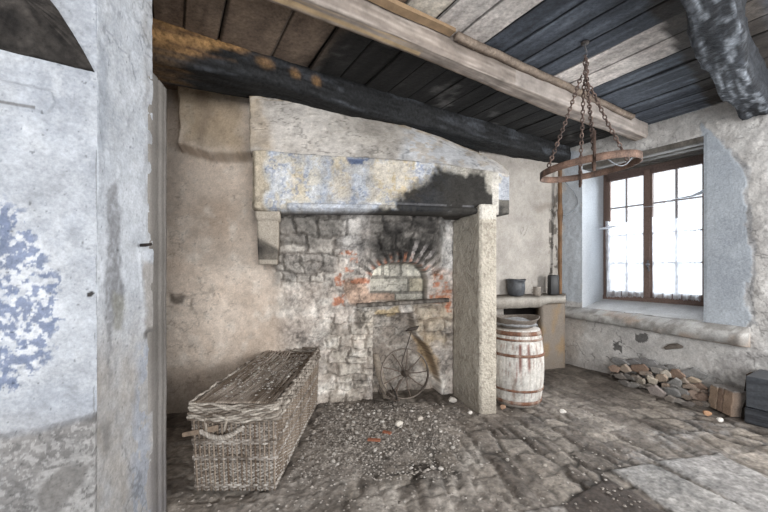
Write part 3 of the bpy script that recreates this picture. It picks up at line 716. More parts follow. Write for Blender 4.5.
beam('ceiling_beam', 1.2, 4.72, lambda s: .59+.13*(s-2.3)+.02*math.sin(s*4), lambda s: np.interp(s, [1.2, 2.28, 3.06, 3.8, 4.47, 4.8], [.62, .785, .935, 1.01, 1.065, 1.09])+.014*math.sin(s*7), lambda s: H+1.40+.025*math.sin(s*2.6+1), lambda s: CE+.02, c_crook, SOOTY, 'crooked rough hewn charcoal grey beam at the upper right of the ceiling', rough=.03, seed=9)
# batten of fresh wood on top edge of the pale beam
mb = MB(); R = []; C = []
for s in np.linspace(-.8, 1.68, 40):
    w = .004*math.sin(s*9)
    R.append([st(s, 1.80, CE-.004), st(s, 1.80, CE-.03+w), st(s, 1.864, CE-.032+w), st(s, 1.864, CE-.004)])
    C.append(mix(c('9c8367'), c('7a6650'), fb(s*5, 1, 1, 230)))
mb.loft(R, np.array(C)); tag(mb.build('wooden_batten', WOODU, smooth=False), 'fresh brown wooden batten nailed along the pale beam under the boards', 'batten')
mb = MB(); R = []; C = []
for s in np.linspace(1.72, 4.3, 60):
    w = .02*(fb(s*6, 1, 1, 231)-.5)
    R.append([st(s, 1.815-w, CE-.002), st(s, 1.82-w, CE-.03+w), st(s, 1.862, CE-.045+w), st(s, 1.862, CE-.002)])
    C.append(mix(c('8d7f72'), c('6b5f55'), fb(s*9, 1, 1, 232)))
mb.loft(R, np.array(C)); tag(mb.build('bark_strip', WOOD), 'rough grey bark edged strip lying along the pale beam towards the window', 'batten')

# ================================================================== CHIMNEY
p0 = pt(375, 400, 140); FP = root('fireplace', (p0[0], p0[1], 0), 'stone fireplace with whitewashed lintel, soot stained hood and leaning pillar', 'fireplace')
def fpt(x, y, d): return pt(x, y, d)
# lintel: a long stone, front face on D_FRONT, running back into the wall
xs = np.linspace(250, 510, 200); top = np.interp(xs, [250, 262, 300, 380, 440, 497, 510], [149, 148, 152, 157, 162, 171, 173]); bot = np.interp(xs, [250, 256, 300, 380, 452, 496, 510], [207.5, 210, 210.5, 211.5, 213.5, 214, 213])
mb = MB(); vs = np.linspace(0, 1, 60); A, B = np.meshgrid(xs, vs); D = D_FRONT(A)
PYl = np.interp(A, xs, bot)*(1-B) + np.interp(A, xs, top)*B
Yl = F*H/D; Xl = (A-CX)/F*Yl; Zl = H+(CY-PYl)/F*Yl
un = .018*(fbm(Xl*6, Zl*6, 5, 241)-.5) + .014*(fbm(Xl*24, Zl*24, 5, 242)-.5)
edge = sstep(0, .05, B)*sstep(0, .04, 1-B)*sstep(250, 255, A)
lip = .022*(1-sstep(.11, .135, B))*sstep(285, 290, A)*(1-sstep(478, 484, A)) - .012*(np.abs(B-.15) < .018)*sstep(285, 290, A)
dep = -(un + lip) + .035*(1-edge) + .05*sstep(497, 503, A)
n1 = fbm(Xl*3, Zl*3, 6, 243); n2 = fbm(Xl*10, Zl*10, 6, 244); n3 = fbm(Xl*34, Zl*34, 6, 245); wx, wy = wp(A, PYl, 6, .07, 24)
C = mix(c('c9c4ba'), c('b3aca0'), np.clip((n1-.35)*2, 0, 1))
for (x0, x1) in ((292, 306), (330, 352), (366, 420)): C = mix(C, c('cbb894'), .7*rect(wx, wy, (x0, 140, x1, 196), 4)*np.clip(n2*2.2-.4, 0, 1))
wash = sstep(264, 270, wx)*(1-sstep(432, 460, wx))
n4 = fbm(Xl*70, Zl*70, 6, 248); st_ = fbm(Xl*26, Zl*3, 6, 249); C = mix(C, c('cfd2d7'), .8*wash*np.clip((n2+.5*(n3-.5)+.4*(st_-.5)-.46)*12, 0, 1))
C = mix(C, c('74829f'), .75*wash*np.clip((n3*.6+n4*.6+.35*(st_-.5)-.62)*9, 0, 1)*np.clip(.1+2.2*(fbm(Xl*5, Zl*5, 2, 246)-.3), 0, 1)); C = mix(C, c('9aa3b3'), .45*wash*np.clip((fbm(Xl*4, Zl*2, 2, 250)-.5)*6, 0, 1))
C = mix(C, c('45577c'), .85*poly(wx, wy, [(348, 158), (366, 157), (366, 165), (350, 166)], 2)*(n3 > .4))

for (x0, x1) in ((292, 304), (334, 350), (368, 415)): C = mix(C, c('c4b394'), .5*rect(wx, wy, (x0, 150, x1, 200), 4)*np.clip(n2*3-.9, 0, 1))
C = mix(C, c('bbae9a'), .85*(1-sstep(262, 267, wx))); C = mix(C, c('8f8678'), .6*(1-sstep(262, 267, wx))*(n2 > .55))
C = mix(C, c('c3c8d2'), .6*(lip > .01)*(A < 380))
so = poly(*wp(A, PYl, 14, .08, 25), [(394, 205), (408, 194), (424, 181), (436, 173), (470, 173), (493, 178), (495, 208), (500, 222), (380, 222), (340, 216)], 7)
C = mix(C, c('1c1b1b'), .95*np.clip(so*1.15*(.75+.5*n2), 0, 1))
C = mix(C, c('78777a'), .5*so*(np.abs(B-.165) < .02)*(n2 > .5))
C = mix(C, c('3d3b39'), .8*(B < .03)*(A > 385))
C = mix(C, c('cfcac2'), .9*((A > 493) & (A < 499))); C = mix(C, c('aab0bc'), .8*(A > 499)*(n2 > .4)*(B > .35)); C = mix(C, c('3a3836'), .8*(A > 499)*(B < .35))
C = grit(C*.9, Xl, Zl, .15, 15, .2, .5)
front = np.stack([Xl + .21*dep, Yl + .98*dep, Zl], -1)
back = np.stack([Xl - .09, Yl + .42, Zl], -1)
ring = np.concatenate([front, back[::-1]], 0).transpose(1, 0, 2); Cc = np.concatenate([C, np.broadcast_to(c('5b5753'), C.shape)], 0).transpose(1, 0, 2)
mb.loft(ring, Cc)
under(mb.build('lintel', STONE, loc=(p0[0], p0[1], 0)), FP)
# hood
xs = np.concatenate([np.linspace(249.5, 500, 130), np.linspace(501, 509, 10)])
topy = np.interp(xs, [243, 280, 320, 350, 400, 440, 470, 490, 503, 509], [96, 97, 99, 110, 124, 137, 149, 158, 166, 172])
boty = np.interp(xs, [243, 262, 300, 380, 440, 497, 509], [150, 150, 154, 159, 164, 172, 176])
dtop = np.interp(xs, [249, 320, 400, 470, 503, 509], [163, 146, 134, 131, 133, 134]); dbot = D_FRONT(xs)-1.0
A, B = np.meshgrid(xs, np.linspace(0, 1, 90)); bu = np.sin(B*math.pi)*1.5
PYh = np.interp(A, xs, boty)*(1-B) + np.interp(A, xs, topy)*B; D = np.interp(A, xs, dbot)*(1-B) + np.interp(A, xs, dtop)*B + bu
Yh = F*H/D; Xh = (A-CX)/F*Yh; Zh = H+(CY-PYh)/F*Yh
un = .03*(fbm(Xh*5, Zh*5, 7, 251)-.5) + .014*(fbm(Xh*20, Zh*20, 7, 252)-.5)
n1 = fbm(Xh*3, Zh*3, 8, 253); n2 = fbm(Xh*11, Zh*11, 8, 254); n3 = fbm(Xh*38, Zh*38, 8, 255); wx, wy = wp(A, PYh, 7, .07, 26)
C = mix(c('c0bab4'), c('a39c94'), np.clip((n1-.35)*2.2, 0, 1)); C = mix(C, c('d0cac2'), np.clip((n2-.5)*2.5, 0, 1)*.6)
C = mix(C, c('9d8767'), .55*poly(wx, wy, [(243, 95), (262, 95), (275, 150), (243, 152)], 6)*(.4+n2*.8)); C = mix(C, c('7d6e5e'), .5*poly(wx, wy, [(240, 96), (252, 110), (250, 150), (240, 150)], 3))
C = mix(C, c('8a8177'), .5*np.clip((n3-.55)*5, 0, 1)*np.clip((n2-.4)*4, 0, 1))
C = mix(C, c('bfc4cc'), .6*poly(wx, wy, [(410, 130), (470, 150), (500, 170), (440, 165), (400, 158)], 6)*(n2 > .42))
C = mix(C, c('96805f'), .5*(B > .93)*(n3 > .45)); C = mix(C, c('5b5550'), .7*((np.abs(A-366) < 2.3) & (np.abs(PYh-159) < 2.5)))
C = grit(C*.9, Xh, Zh, .14, 16, .4, .4)
front = np.stack([Xh + .2*un, Yh + un, Zh], -1); back = np.stack([Xh-.02, Yh+.10, Zh-.03], -1)
mb = MB(); ring = np.concatenate([front, back[::-1]], 0).transpose(1, 0, 2)
mb.loft(ring, np.concatenate([C, np.broadcast_to(c('7b746c'), C.shape)], 0).transpose(1, 0, 2))
under(mb.build('hood', PLASTER, loc=(p0[0], p0[1], 0)), FP)
# corbel
def cwarp(x, y, dd=0): return pt(x, y, D_FRONT(x)-3-dd)
mb = MB(); R = []; C = []
for y in np.linspace(211, 264.5, 40):
    xl = np.interp(y, [211, 219, 220, 240, 264], [255, 255.5, 257, 257.5, 258.5]); xr = np.interp(y, [211, 219, 220, 245, 264], [279.5, 279.5, 278, 278, 276.5])
    dd = np.interp(y, [211, 219, 220, 235, 264.5], [0, 0, 1.2, 3.0, 9.5]); ring = []; cc = []
    back = pt((xl+xr)/2, y, D_BACK(265))
    for x in np.linspace(xl, xr, 12):
        p = cwarp(x, y, dd); w = .012*(fb(p[0]*14, p[2]*14, 3, 261)-.5); p = p + np.array([0, w, 0]); ring.append(p)
        n = fb(p[0]*12, p[2]*12, 2, 262); k = mix(c('b5aca0'), c('9c9387'), n)
        m = float(sstep(-2, 2, y-(238+.55*(x-258)+4*(n-.5)))); k = mix(k, c('4b4743'), .85*m*(y < 260)*(.5+n)) ; cc.append(k)
    a, b = ring[-1].copy(), ring[0].copy(); dy = max(.25, back[1]-a[1]+.03)
    ring += [a+np.array([-.24*dy, dy, 0]), b+np.array([-.1*dy, dy, 0])]; cc += [c('8a7f72')]*2
    R.append(ring); C.append(cc)
mb.loft(R, np.array(C)); under(mb.build('corbel', STONE, loc=(p0[0], p0[1], 0)), FP)
# pillar: upright slab; front face 480..498, side face back to 452
mb = MB(); R = []; C = []
fl = pt(480, 413, 146); frn = pt(497.5, 411, 144.8); bl = pt(452.5, 393, 126.5); br = frn + (bl-fl)
Zt_f = H + (CY-204)/F*fl[1]; Zt_b = H+(CY-222)/F*bl[1]
NS, NF_, NZ = 34, 14, 110
sec = [lerp(bl, fl, i/NS) for i in range(NS)] + [lerp(fl, frn, i/NF_) for i in range(NF_)] + [lerp(frn, br, i/8) for i in range(8)] + [lerp(br, bl, i/5) for i in range(5)]
dpt = np.array([i/NS for i in range(NS)] + [1.]*NF_ + [1-i/8 for i in range(8)] + [0.]*5)
nrm = [(-1, .0)]*NS + [(0, -1)]*NF_ + [(1, 0)]*8 + [(0, 1)]*5
for v in np.linspace(0, 1, NZ):
    ring = []; cc = []
    for k, p in enumerate(sec):
        zt = lerp(Zt_b, Zt_f, dpt[k]**2*.75+.25*dpt[k]); z = lerp(-.04, zt, v)
        u = k/6.; side = k < NS
        w = .012*(fb(p[1]*9+k*.0, z*7, 2, 271)-.5) + (.020 if side else .006)*(fb(p[1]*30, p[0]*30, z*26, 272)-.5)
        e = .014 if k in (0, NS, NS+NF_) else 0
        ring.append((p[0]+nrm[k][0]*(w-e), p[1]+nrm[k][1]*(w-e), z))
        n = fb(p[1]*7, p[0]*7, z*7, 273); n2 = fb(p[1]*28, p[0]*28, z*28, 274)
        x = mix(c('a9a194'), c('c0b9ad'), n) if side else mix(c('c4bcaf'), c('a9a194'), n)
        x = mix(x, c('8b8378'), float(np.clip((n2-.55)*4, 0, .7)))
        x = mix(x, c('7c746a'), float(sstep(.35, 0, z))*.5)
        if not side and k < NS+NF_ and v > .93: x = mix(x, c('d9d5cd'), .6)
        cc.append(x)
    R.append(ring); C.append(cc)
mb.loft(R, np.array(C)); under(mb.build('pillar', PECKED, loc=(p0[0], p0[1], 0)), FP)
# shelf slab under the oven mouth
mb = MB(); R = []; C = []
for x in np.linspace(356.5, 449, 60):
    y = lerp(305.2, 299.6, (x-357)/(447-357)) + .5*(fb(x*.3, 1, 1, 281)-.5); d = D_BACK(x)
    w = 1+.8*(fb(x*.25, 4, 1, 282)-.5)
    top_b = pt(x, y-2.5, d-1); f0 = pt(x, y, d+5.5*w); f1 = pt(x, y+2.6, d+5.2*w); bb = pt(x, y+2.0, d-1)
    f0[2] = f0[2]; top_b[2] = f0[2]+.004; bb[2] = f1[2]; R.append([top_b, lerp(top_b, f0, .5)+np.array([0, 0, .004]), f0, f1, bb])
    n = fb(x*.35, 2, 2, 283); C.append(mix(c('4f4a46'), c('8d867e'), n*.9))
mb.loft(R, np.array(C)); under(mb.build('shelf_slab', STONE, loc=(p0[0], p0[1], 0)), FP)
# ================================================================== WICKER HAMPER
X0, X1, Y0, Y1, ZL = -1.155, -.65, 2.10, 3.45, .465
hb = ((X0+X1)/2, (Y0+Y1)/2, 0)
HM = root('wicker_hamper', hb, 'long old grey brown wicker hamper with sagging lid standing by the fireplace wall', 'hamper', None)
def hper(n, z, off=0.):
    """points and outward normals round the hamper at height z"""
    k = z/ZL; x0, x1, y0, y1 = X0+.022*(1-k), X1-.012*(1-k)+.0*k, Y0+.01*(1-k), Y1-.03*(1-k)
    L1, L2 = y1-y0, x1-x0; tot = 2*(L1+L2); out = []; nn = []
    for i in range(n):
        s = tot*i/n
        if s < L2: p, q = (x0+s, y0), (0, -1)
        elif s < L2+L1: p, q = (x1, y0+s-L2), (1, 0)
        elif s < 2*L2+L1: p, q = (x1-(s-L2-L1), y1), (0, 1)
        else: p, q = (x0, y1-(s-2*L2-L1)), (-1, 0)
        out.append(p); nn.append(q)
    out, nn = np.array(out), np.array(nn, float)
    sm = nn + np.roll(nn, 1, 0) + np.roll(nn, -1, 0); sm /= np.linalg.norm(sm, axis=1)[:, None]
    bul = .012*np.sin(np.arange(n)/n*math.pi*8)
    return out + sm*(off+0*bul[:, None]), sm
mb = MB()
NST = 132; NP = NST*4
mb.box((X0+.02, Y0+.02, .01), (X1-.02, Y1-.03, ZL-.02), c('231d19'))
wal = (.03, .045, .20, .212, .30, .312)
zr = np.arange(.010, ZL, .0105)
for k, z in enumerate(zr):
    band = any(abs(z-q) < .007 for q in wal)
    p, nn = hper(NP, z); i = np.arange(NP)
    wv = .0045*np.sin(math.pi*i/4 + math.pi*k)
    jit = .004*(fbm(i*.06, k*3.1, 0, 301)-.5)*2
    P = np.concatenate([p + nn*(wv+jit*.6+(.004 if band else 0))[:, None], (z + jit + .0015*np.sin(i*.5))[:, None]], 1)
    g = fbm(i*.05, k*.55, 0, 302); g2 = fbm(i*.3, k*2.7, 1, 303); lo = (z < .17)
    cc = mix(c('65574a'), c('a0958a'), np.clip(g*2.4-.75 + (.22 if lo else 0), 0, 1)); cc = mix(cc, c('c3bbb1'), np.clip((g2-.55)*4, 0, 1)*(.8 if lo or band else .4)); cc = mix(cc, c('4d4137'), np.clip((.42-g2)*4, 0, .8)); cc = mix(cc, c('bdb7af'), .45*np.clip((.25-z)*8, 0, 1)*np.clip((p[:, 0]-X0)/.5, 0, 1)*(g2 > .45)); cc = mix(cc, cc.mean(1)[:, None]*np.ones(3), .3)
    mb.tube(P, .0050 if not band else .0078, cc, k=5, closed=True)
for i in range(NST):
    for dz in (0,):
        a = i*4+2; path = []
        for z in np.linspace(.005, ZL+.01, 8):
            p, nn = hper(NP, z); path.append((p[a % NP][0]+.0035*nn[a % NP][0], p[a % NP][1]+.0035*nn[a % NP][1], z))
        mb.tube(path, .0066, mix(c('5d4f43'), c('8d8073'), rng.random()), k=5)
under(mb.build('woven_body', WICK, loc=hb), HM)
# lid: thick woven border and long slats that sag
mb = MB()
for k in range(11):
    z = ZL - .022 + k*.0094; p, nn = hper(NP, ZL, .019 - .0012*k); i = np.arange(NP)
    sg = -.018*np.sin(np.clip((i/NP*3.64)/.5, 0, 1)*math.pi) ; back = .02*np.clip((p[:, 1]-2.9)/.5, 0, 1)*(p[:, 0] > -.8) - .02*np.clip((p[:, 1]-2.9)/.5, 0, 1)*(p[:, 0] < -1.0)
    wv = .006*np.sin(math.pi*i/6+k*2.1); jit = .006*(fbm(i*.05, k*2.3, 0, 311)-.5)*2
    P = np.concatenate([p + nn*(wv+jit)[:, None], (z + sg + back + jit + .004*np.sin(i*.23+k))[:, None]], 1)
    g = fbm(i*.06, k*1.7, 0, 312); cc = mix(c('5d534a'), c('b0a89e'), np.clip(g*2.6-.85, 0, 1))
    mb.tube(P, .0082, cc, k=5, closed=True)
border = under(mb.build('lid_border', WICK, loc=hb), HM)
mb = MB()
def lidz(x, y):
    u = (x-X0)/(X1-X0); v = (y-Y0)/(Y1-Y0)
    return ZL + .07 - .036*math.sin(math.pi*min(1, max(0, u*1.02)))**.8*min(1, v*5, (1.02-v)*6)*(.55+.8*v)*(.7+.5*u)
for k in range(34):
    x = lerp(X0+.012, X1-.012, (k+.5)/34); path = []; cc = []
    y_end = Y1-.02 - (.28*rng.random() if .45 < k/34 < .9 else .03*rng.random())
    dx = rng.normal(0, .003)
    for y in np.linspace(Y0-.004, y_end, 40):
        j = .006*(fb(x*40, y*5, 1, 321)-.5); path.append((x+dx*3*(y-Y0)+.01*(fb(x*30, y*2.2, 5, 322)-.5), y, lidz(x, y)+j))
        g = fb(x*37, y*3, 2, 323); cc.append(mix(mix(c('6f6256'), c('b5aa9f'), float(np.clip(g*2.6-.9, 0, 1))), c('4d4239'), .5*(rng.random() < .05)))
    mb.tube(path, .0062, np.array(cc), k=5)
for k in range(26):
    y = lerp(Y0+.03, Y1-.12, k/25)
    mb.tube([(x, y+.006*math.sin(x*40+k), lidz(x, y)-.004+.005*math.sin((x-X0)*60+k*3.14)) for x in np.linspace(X0+.01, X1-.01, 30)], .0045, mix(c('6b5d50'), c('948a7e'), rng.random()), k=4)
G = np.array([[(x, y, lidz(x, y)-.014) for x in np.linspace(X0+.005, X1-.005, 20)] for y in np.linspace(Y0, Y1-.02, 40)])
mb.grid(G, c('5d5147'))
under(mb.build('lid', WICK, loc=hb), HM)
mb = MB()
for (xa, xb) in ((-1.06, -1.052), (-.935, -.945)):
    mb.tube([(xa, Y0-.012, ZL+.005), (xa, Y0-.024, ZL-.03), (xb, Y0-.03, ZL-.085)], .009, c('8f867c'), k=6)
th = np.linspace(0, 1, 60); ax = np.array([(lerp(-1.085, -.83, t), Y0-.030-.012*math.sin(math.pi*t), ZL-.085-.035*math.sin(math.pi*min(1, t*1.15))+.02*(t > .8)*(t-.8)*5) for t in th])
for ph in (0, 2.1, 4.2):
    P = ax + np.stack([0*th, .009*np.cos(th*38+ph), .009*np.sin(th*38+ph)], 1)
    mb.tube(P, .0085, mix(c('8a8178'), c('b0a9a1'), .5+.3*math.sin(ph)), k=5)
under(mb.build('handle', WICK, loc=hb), HM)
mb = MB(); R = []
for t in np.linspace(0, 1, 12):
    x = lerp(-1.20, -.985, t); z = lerp(.355, .392, t); R.append([(x, Y0-.014-.01*t*(1-t), z-.016), (x, Y0-.02-.01*t*(1-t), z-.016), (x, Y0-.02-.01*t*(1-t), z+.02-.012*(1-t)), (x, Y0-.014, z+.02-.012*(1-t))])
mb.loft(R, c('857566')); under(mb.build('splint', WOOD, loc=hb, smooth=False), HM)['label'] = 'pale flat broken splint'
# crumbs of plaster on the lid
def chip_mesh(mb, p, r, col, flat=.6):
    v = []; 
    for (a, b) in ((0, 1), (60, .35), (132, .3), (190, .4), (250, .25), (310, .3)):
        v.append((math.cos(math.radians(a))*r*rng.uniform(.7, 1.2), math.sin(math.radians(a))*r*rng.uniform(.7, 1.2), rng.uniform(-.1, .1)*r))
    v += [(rng.normal(0, .2)*r, rng.normal(0, .2)*r, flat*r), (rng.normal(0, .2)*r, rng.normal(0, .2)*r, -flat*r*.6)]
    f = []
    for k in range(6): f += [(k, (k+1) % 6, 6), ((k+1) % 6, k, 7)]
    an = rng.uniform(0, 6.3); ca, sa_ = math.cos(an), math.sin(an); v = [(x*ca-y*sa_+p[0], x*sa_+y*ca+p[1], z+p[2]) for x, y, z in v]
    mb.add(v, f, col)
mb = MB()
for k in range(650):
    x = rng.uniform(X0+.05, X1-.05); y = Y0+.05+(Y1-Y0-.16)*rng.beta(1.8, 1.3)
    chip_mesh(mb, (x, y, lidz(x, y)+.008), rng.uniform(.003, .009) if rng.random() < .93 else .014, mix(c('857d75'), c('cfcbc5'), rng.random()**2))
tag(mb.build('plaster_crumbs', CHIP, smooth=False), 'pale plaster crumbs scattered over the sagging lid of the wicker hamper', 'debris', None, 'stuff')

# ================================================================== HANGING RING
hook = pt(585, 44, 184*1.0); hook[2] = CE-.02
CHN = root('hanging_ring', (hook[0], hook[1], hook[2]), 'rusty iron hoop hung by chains from a ceiling hook', 'pot rack')
rc = np.array([hook[0]+.022, hook[1]+.0, H+.725]); RR = .318
tilt = .11
def rp(a, r=RR, dz=0): 
    x, y = r*math.cos(a), r*math.sin(a); return np.array([rc[0]+x, rc[1]+y, rc[2]+dz+tilt*x])
mb = MB(); n = 90; ring = [rp(2*math.pi*i/n) for i in range(n)]
R = [[rp(2*math.pi*i/n, RR+q, z) for q, z in ((-.005, -.024), (.005, -.024), (.005, .024), (-.005, .024))] for i in range(n+1)]
g = fbm(np.arange(n+1)*.4, 1., 1., 401); g[-1] = g[0]
mb.loft(R, mix(c('4d403a'), c('866c5e'), np.clip(g*1.7-.35, 0, 1)), caps=False)
def ub(o): return under(o, CHN)
ub(mb.build('hoop', RUST, loc=hook))
def links(path, r=.005, L=.036, w=.0125):
    mb = MB(); path = np.array(path); seg = np.linalg.norm(np.diff(path, axis=0), axis=1); cum = np.concatenate([[0], np.cumsum(seg)]); tot = cum[-1]; n = max(2, int(tot/(L*.78)))
    for k in range(n):
        s = (k+.5)/n*tot; p = np.array([np.interp(s, cum, path[:, q]) for q in range(3)]); p2 = np.array([np.interp(min(tot, s+.01), cum, path[:, q]) for q in range(3)]); p1 = np.array([np.interp(max(0, s-.01), cum, path[:, q]) for q in range(3)])
        T = p2-p1; T /= np.linalg.norm(T); A = np.cross(T, (.3, 1, .1)); A /= np.linalg.norm(A); B = np.cross(T, A); N_ = A if k % 2 else B
        lp = [p + T*(L/2)*math.sin(a)*1.0 + N_*w*math.cos(a)*.9 for a in np.linspace(0, 2*math.pi, 11)[:-1]]
        mb.tube(lp, r, mix(c('4b403c'), c('74625a'), rng.random()), k=5, closed=True)
    return mb
knot = np.array([hook[0]+.003, hook[1], hook[2]-.26])
def rpx(px, near): 
    best = min(((abs(CX+F*rp(a)[0]/rp(a)[1]-px), a) for a in np.linspace(0, 2*math.pi, 721) if (math.sin(a) < 0) == near)); return best[1]
aa = [rpx(546, True)+.1, rpx(633, False)+.1, rpx(594, True), rpx(580, False)]
for a, top in zip(aa, (knot+(-.03, 0, .03), knot+(.02, 0, -.02), knot+(.012, 0, 0), knot+(-.004, .01, 0))):
    e = rp(a, RR, .03); ub(links([top, lerp(top, e, .5)+(0, 0, -.015), e]).build('chain', RUST, loc=hook))
mb = MB()
mb.tube([hook+(0, 0, .02), hook+(0, 0, -.02), hook+(.012, 0, -.05), hook+(.014, 0, -.075), hook+(-.002, 0, -.09), hook+(-.014, 0, -.075)], .006, c('6c6a6c'), k=6)
mb.lathe([(0, .02), (.028, .02), (.028, .008), (0, .008)], c('4c4745'), cen=tuple(hook), k=10)
ub(mb.build('hook', RUST, loc=hook))
mb = links([hook+(0, 0, -.08), knot+(0, 0, .03), knot+(0, 0, -.03)], .006, .042, .014)
mb2 = links([hook+(.012, 0, -.1), knot+(.014, .005, .0), knot+(.014, .005, -.06)], .005, .034, .013); mb.v += mb2.v; mb.c += mb2.c; mb.f += [tuple(i+mb.n for i in q) for q in mb2.f]
ub(mb.build('shackle', RUST, loc=hook))
for a, dr in ((aa[2], 1), (aa[3], 1)):
    mb = MB(); rd = np.array([math.cos(a), math.sin(a), 0]); p = rp(a)
    path = [p + rd*.012 + (0, 0, .17), p + rd*.014 + (0, 0, .03), p + rd*.018 + (0, 0, -.05), p + rd*0 + (0, 0, -.078), p - rd*.045 + (0, 0, -.06), p - rd*.05 + (0, 0, .03)]
    mb.tube(path, .011, np.array([mix(c('4d403a'), c('7a6256'), rng.random()) for _ in path]), k=4, flat=(1.3, .35, (0, 0, 1)) if False else None)
    ub(mb.build('strap', RUST, loc=hook))
mb = MB(); a0, a1 = rpx(608, True), rpx(634, True)
mb.tube([rp(lerp(a0, a1, t), RR-.01, -.02-.055*math.sin(math.pi*t)) for t in np.linspace(0, 1, 16)], .0035, c('8b8f94'), k=5); ub(mb.build('wire', RUST, loc=hook))

# ================================================================== BARREL AND BASIN
bc = pt(516, 267, 133); bc[2] = 0
BA = root('barrel', bc, 'whitewashed wooden barrel with rusty hoops standing behind the stone pillar', 'barrel')
BH, RB, RE = .735, .262, .222
def br_(z): return RE + (RB-RE)*(1-((z-BH*.5)/(BH*.5))**2)
mb = MB(); nst = 22; k = nst*6; R = []; C = []
for z in np.linspace(0, BH, 46):
    a = np.arange(k)/k*2*math.pi; g = np.arange(k) % 6
    r = br_(z) - .0025*(g == 0) + .002*(fbm(a*9, z*4, 0, 411)-.5)
    R.append(np.stack([bc[0]+r*np.cos(a), bc[1]+r*np.sin(a), 0*a+z+.004], 1))
    si = np.floor(np.arange(k)/6); n1 = fbm(si*3.3, z*2.2, 0, 412); n2 = fbm(a*5, z*6, 0, 413); n3 = fbm(a*30, z*12, 0, 414)
    cc = mix(c('c3beb7'), c('d3d0cb'), n1); cc = mix(cc, c('9b8f84'), np.clip((n2-.54)*3.5, 0, 1)*.7); cc = mix(cc, c('7a4b38'), np.clip((n3-.6)*6, 0, 1)*.6)
    run = np.clip(1-np.abs(np.degrees(a)-258)/5, 0, 1) + np.clip(1-np.abs(np.degrees(a)-276)/5, 0, 1)
    cc = mix(cc, c('6a3326'), np.clip(run*1.5, 0, 1)*sstep(.30, .42, np.full(k, z))*(1-sstep(.60, .62, np.full(k, z)))*.85)
    cc = mix(cc, c('7d3a2c'), .7*np.clip(1-np.abs(np.degrees(a)-250)/2, 0, 1)*(z < .45)*(z > .25)); cc = mix(cc, c('8d8075'), .3*(g == 0)); cc = mix(cc, c('6f655b'), float(sstep(.09, .0, z))*.8)
    C.append(grit(cc*.82, a*.26, np.full(k, z), .12, 71))
mb.loft(R, np.array(C)); under(mb.build('staves', PAINT, loc=bc), BA)
for z, h in ((.045, .035), (.165, .022), (.50, .026), (.645, .02), (.705, .04)):
    mb = MB(); R = []; C = []
    for q, zz_ in ((.002, -h/2), (.008, -h/2), (.008, h/2), (.002, h/2)):
        a = np.arange(60)/60*2*math.pi; R.append(np.stack([bc[0]+(br_(z+zz_)+q)*np.cos(a), bc[1]+(br_(z+zz_)+q)*np.sin(a), 0*a+z+zz_+.004], 1))
        C.append(mix(mix(c('5a4438'), c('8a6350'), fbm(a*6, z*7, 1, 415)), c('a49a90'), np.clip((fbm(a*5, z*11, 1, 416)-.5)*4, 0, .7)))
    mb.loft(R, np.array(C), caps=False); under(mb.build('hoop', RUST, loc=bc), BA)
# basin
bz = BH+.006; mb = MB(); bx = bc + np.array([-.0, .015, bz])
prof = [(0, 0), (.15, 0), (.165, .008), (.215, .085), (.225, .095), (.23, .102), (.222, .106), (.21, .092), (.16, .018), (0, .012)]
a = np.arange(48)/48*2*math.pi
mb.loft([[(bx[0]+r*math.cos(q), bx[1]+r*math.sin(q), bx[2]+z+.012*math.cos(q*2)*z/.1) for q in a] for r, z in prof], np.array([mix(c('595049'), c('8b837b'), fbm(a*4, j*.7, 0, 421)) for j in range(len(prof))]))
tag(mb.build('basin', RUST, loc=bx), 'shallow dented grey brown basin resting on top of the white barrel', 'basin')
mb = MB(); n = 34; A, B = np.meshgrid(np.linspace(0, 2*math.pi, n), np.linspace(0, 1, 14)); rg = .2*B*(1+.25*(fbm(np.cos(A)*2, np.sin(A)*2, 2, 422)-.5))
zr_ = .085 + .03*(fbm(np.cos(A)*B*4, np.sin(A)*B*4, 3, 423)-.4) - .05*B**3
G = np.stack([bx[0]+rg*np.cos(A), bx[1]+rg*np.sin(A)-.01, bx[2]+zr_], -1)
mb.grid(G, mix(c('77787a'), c('a9a9aa'), fbm(G[..., 0]*14, G[..., 1]*14, 1, 424))); G2 = G.copy(); G2[..., 2] -= .008; mb.grid(G2, c('6d6d6e'))
tag(mb.build('rag', CHIP, loc=bx), 'crumpled dusty grey rag lying in the basin on the barrel', 'cloth')

# ================================================================== ALCOVE SHELF AND WHAT STANDS ON IT
mb = MB(); R = []; C = []
for x in np.linspace(493, 566, 60):
    d = D_ALC(x); df = lerp(111, 103, (x-498)/66); zb_ = H - lerp(.36, .365, (x-498)/66); zf = zb_-.025-.01*fb(x*.15, 1, 1, 431); th = lerp(.12, .075, float(sstep(538, 548, x)))
    b_ = pt(x, 267, d-.5); f_ = pt(x, 267, df+1.2*(fb(x*.2, 3, 1, 432)-.5)); w = .01*(fb(x*.5, 2, 1, 433)-.5)
    n = fb(x*.3, 7, 0, 434); R.append([(b_[0], b_[1], zb_), (lerp(b_[0], f_[0], .5), lerp(b_[1], f_[1], .5), (zb_+zf)/2+w), (f_[0], f_[1]+.015, zf), (f_[0], f_[1], zf-.02), (f_[0], f_[1]+w, zf-th), (b_[0], b_[1], zb_-.11)])
    k = mix(c('8f8a83'), c('aaa49b'), n); kt = mix(c('756f68'), c('99938b'), n); C.append([kt, kt, k, k, mix(k, c('6c655e'), .5), c('514b45')])
mb.loft(R, np.array(C)); tag(mb.build('stone_shelf', STONE), 'thick worn stone shelf built into the alcove beside the window', 'shelf')
mb = MB(); R = []; C = []
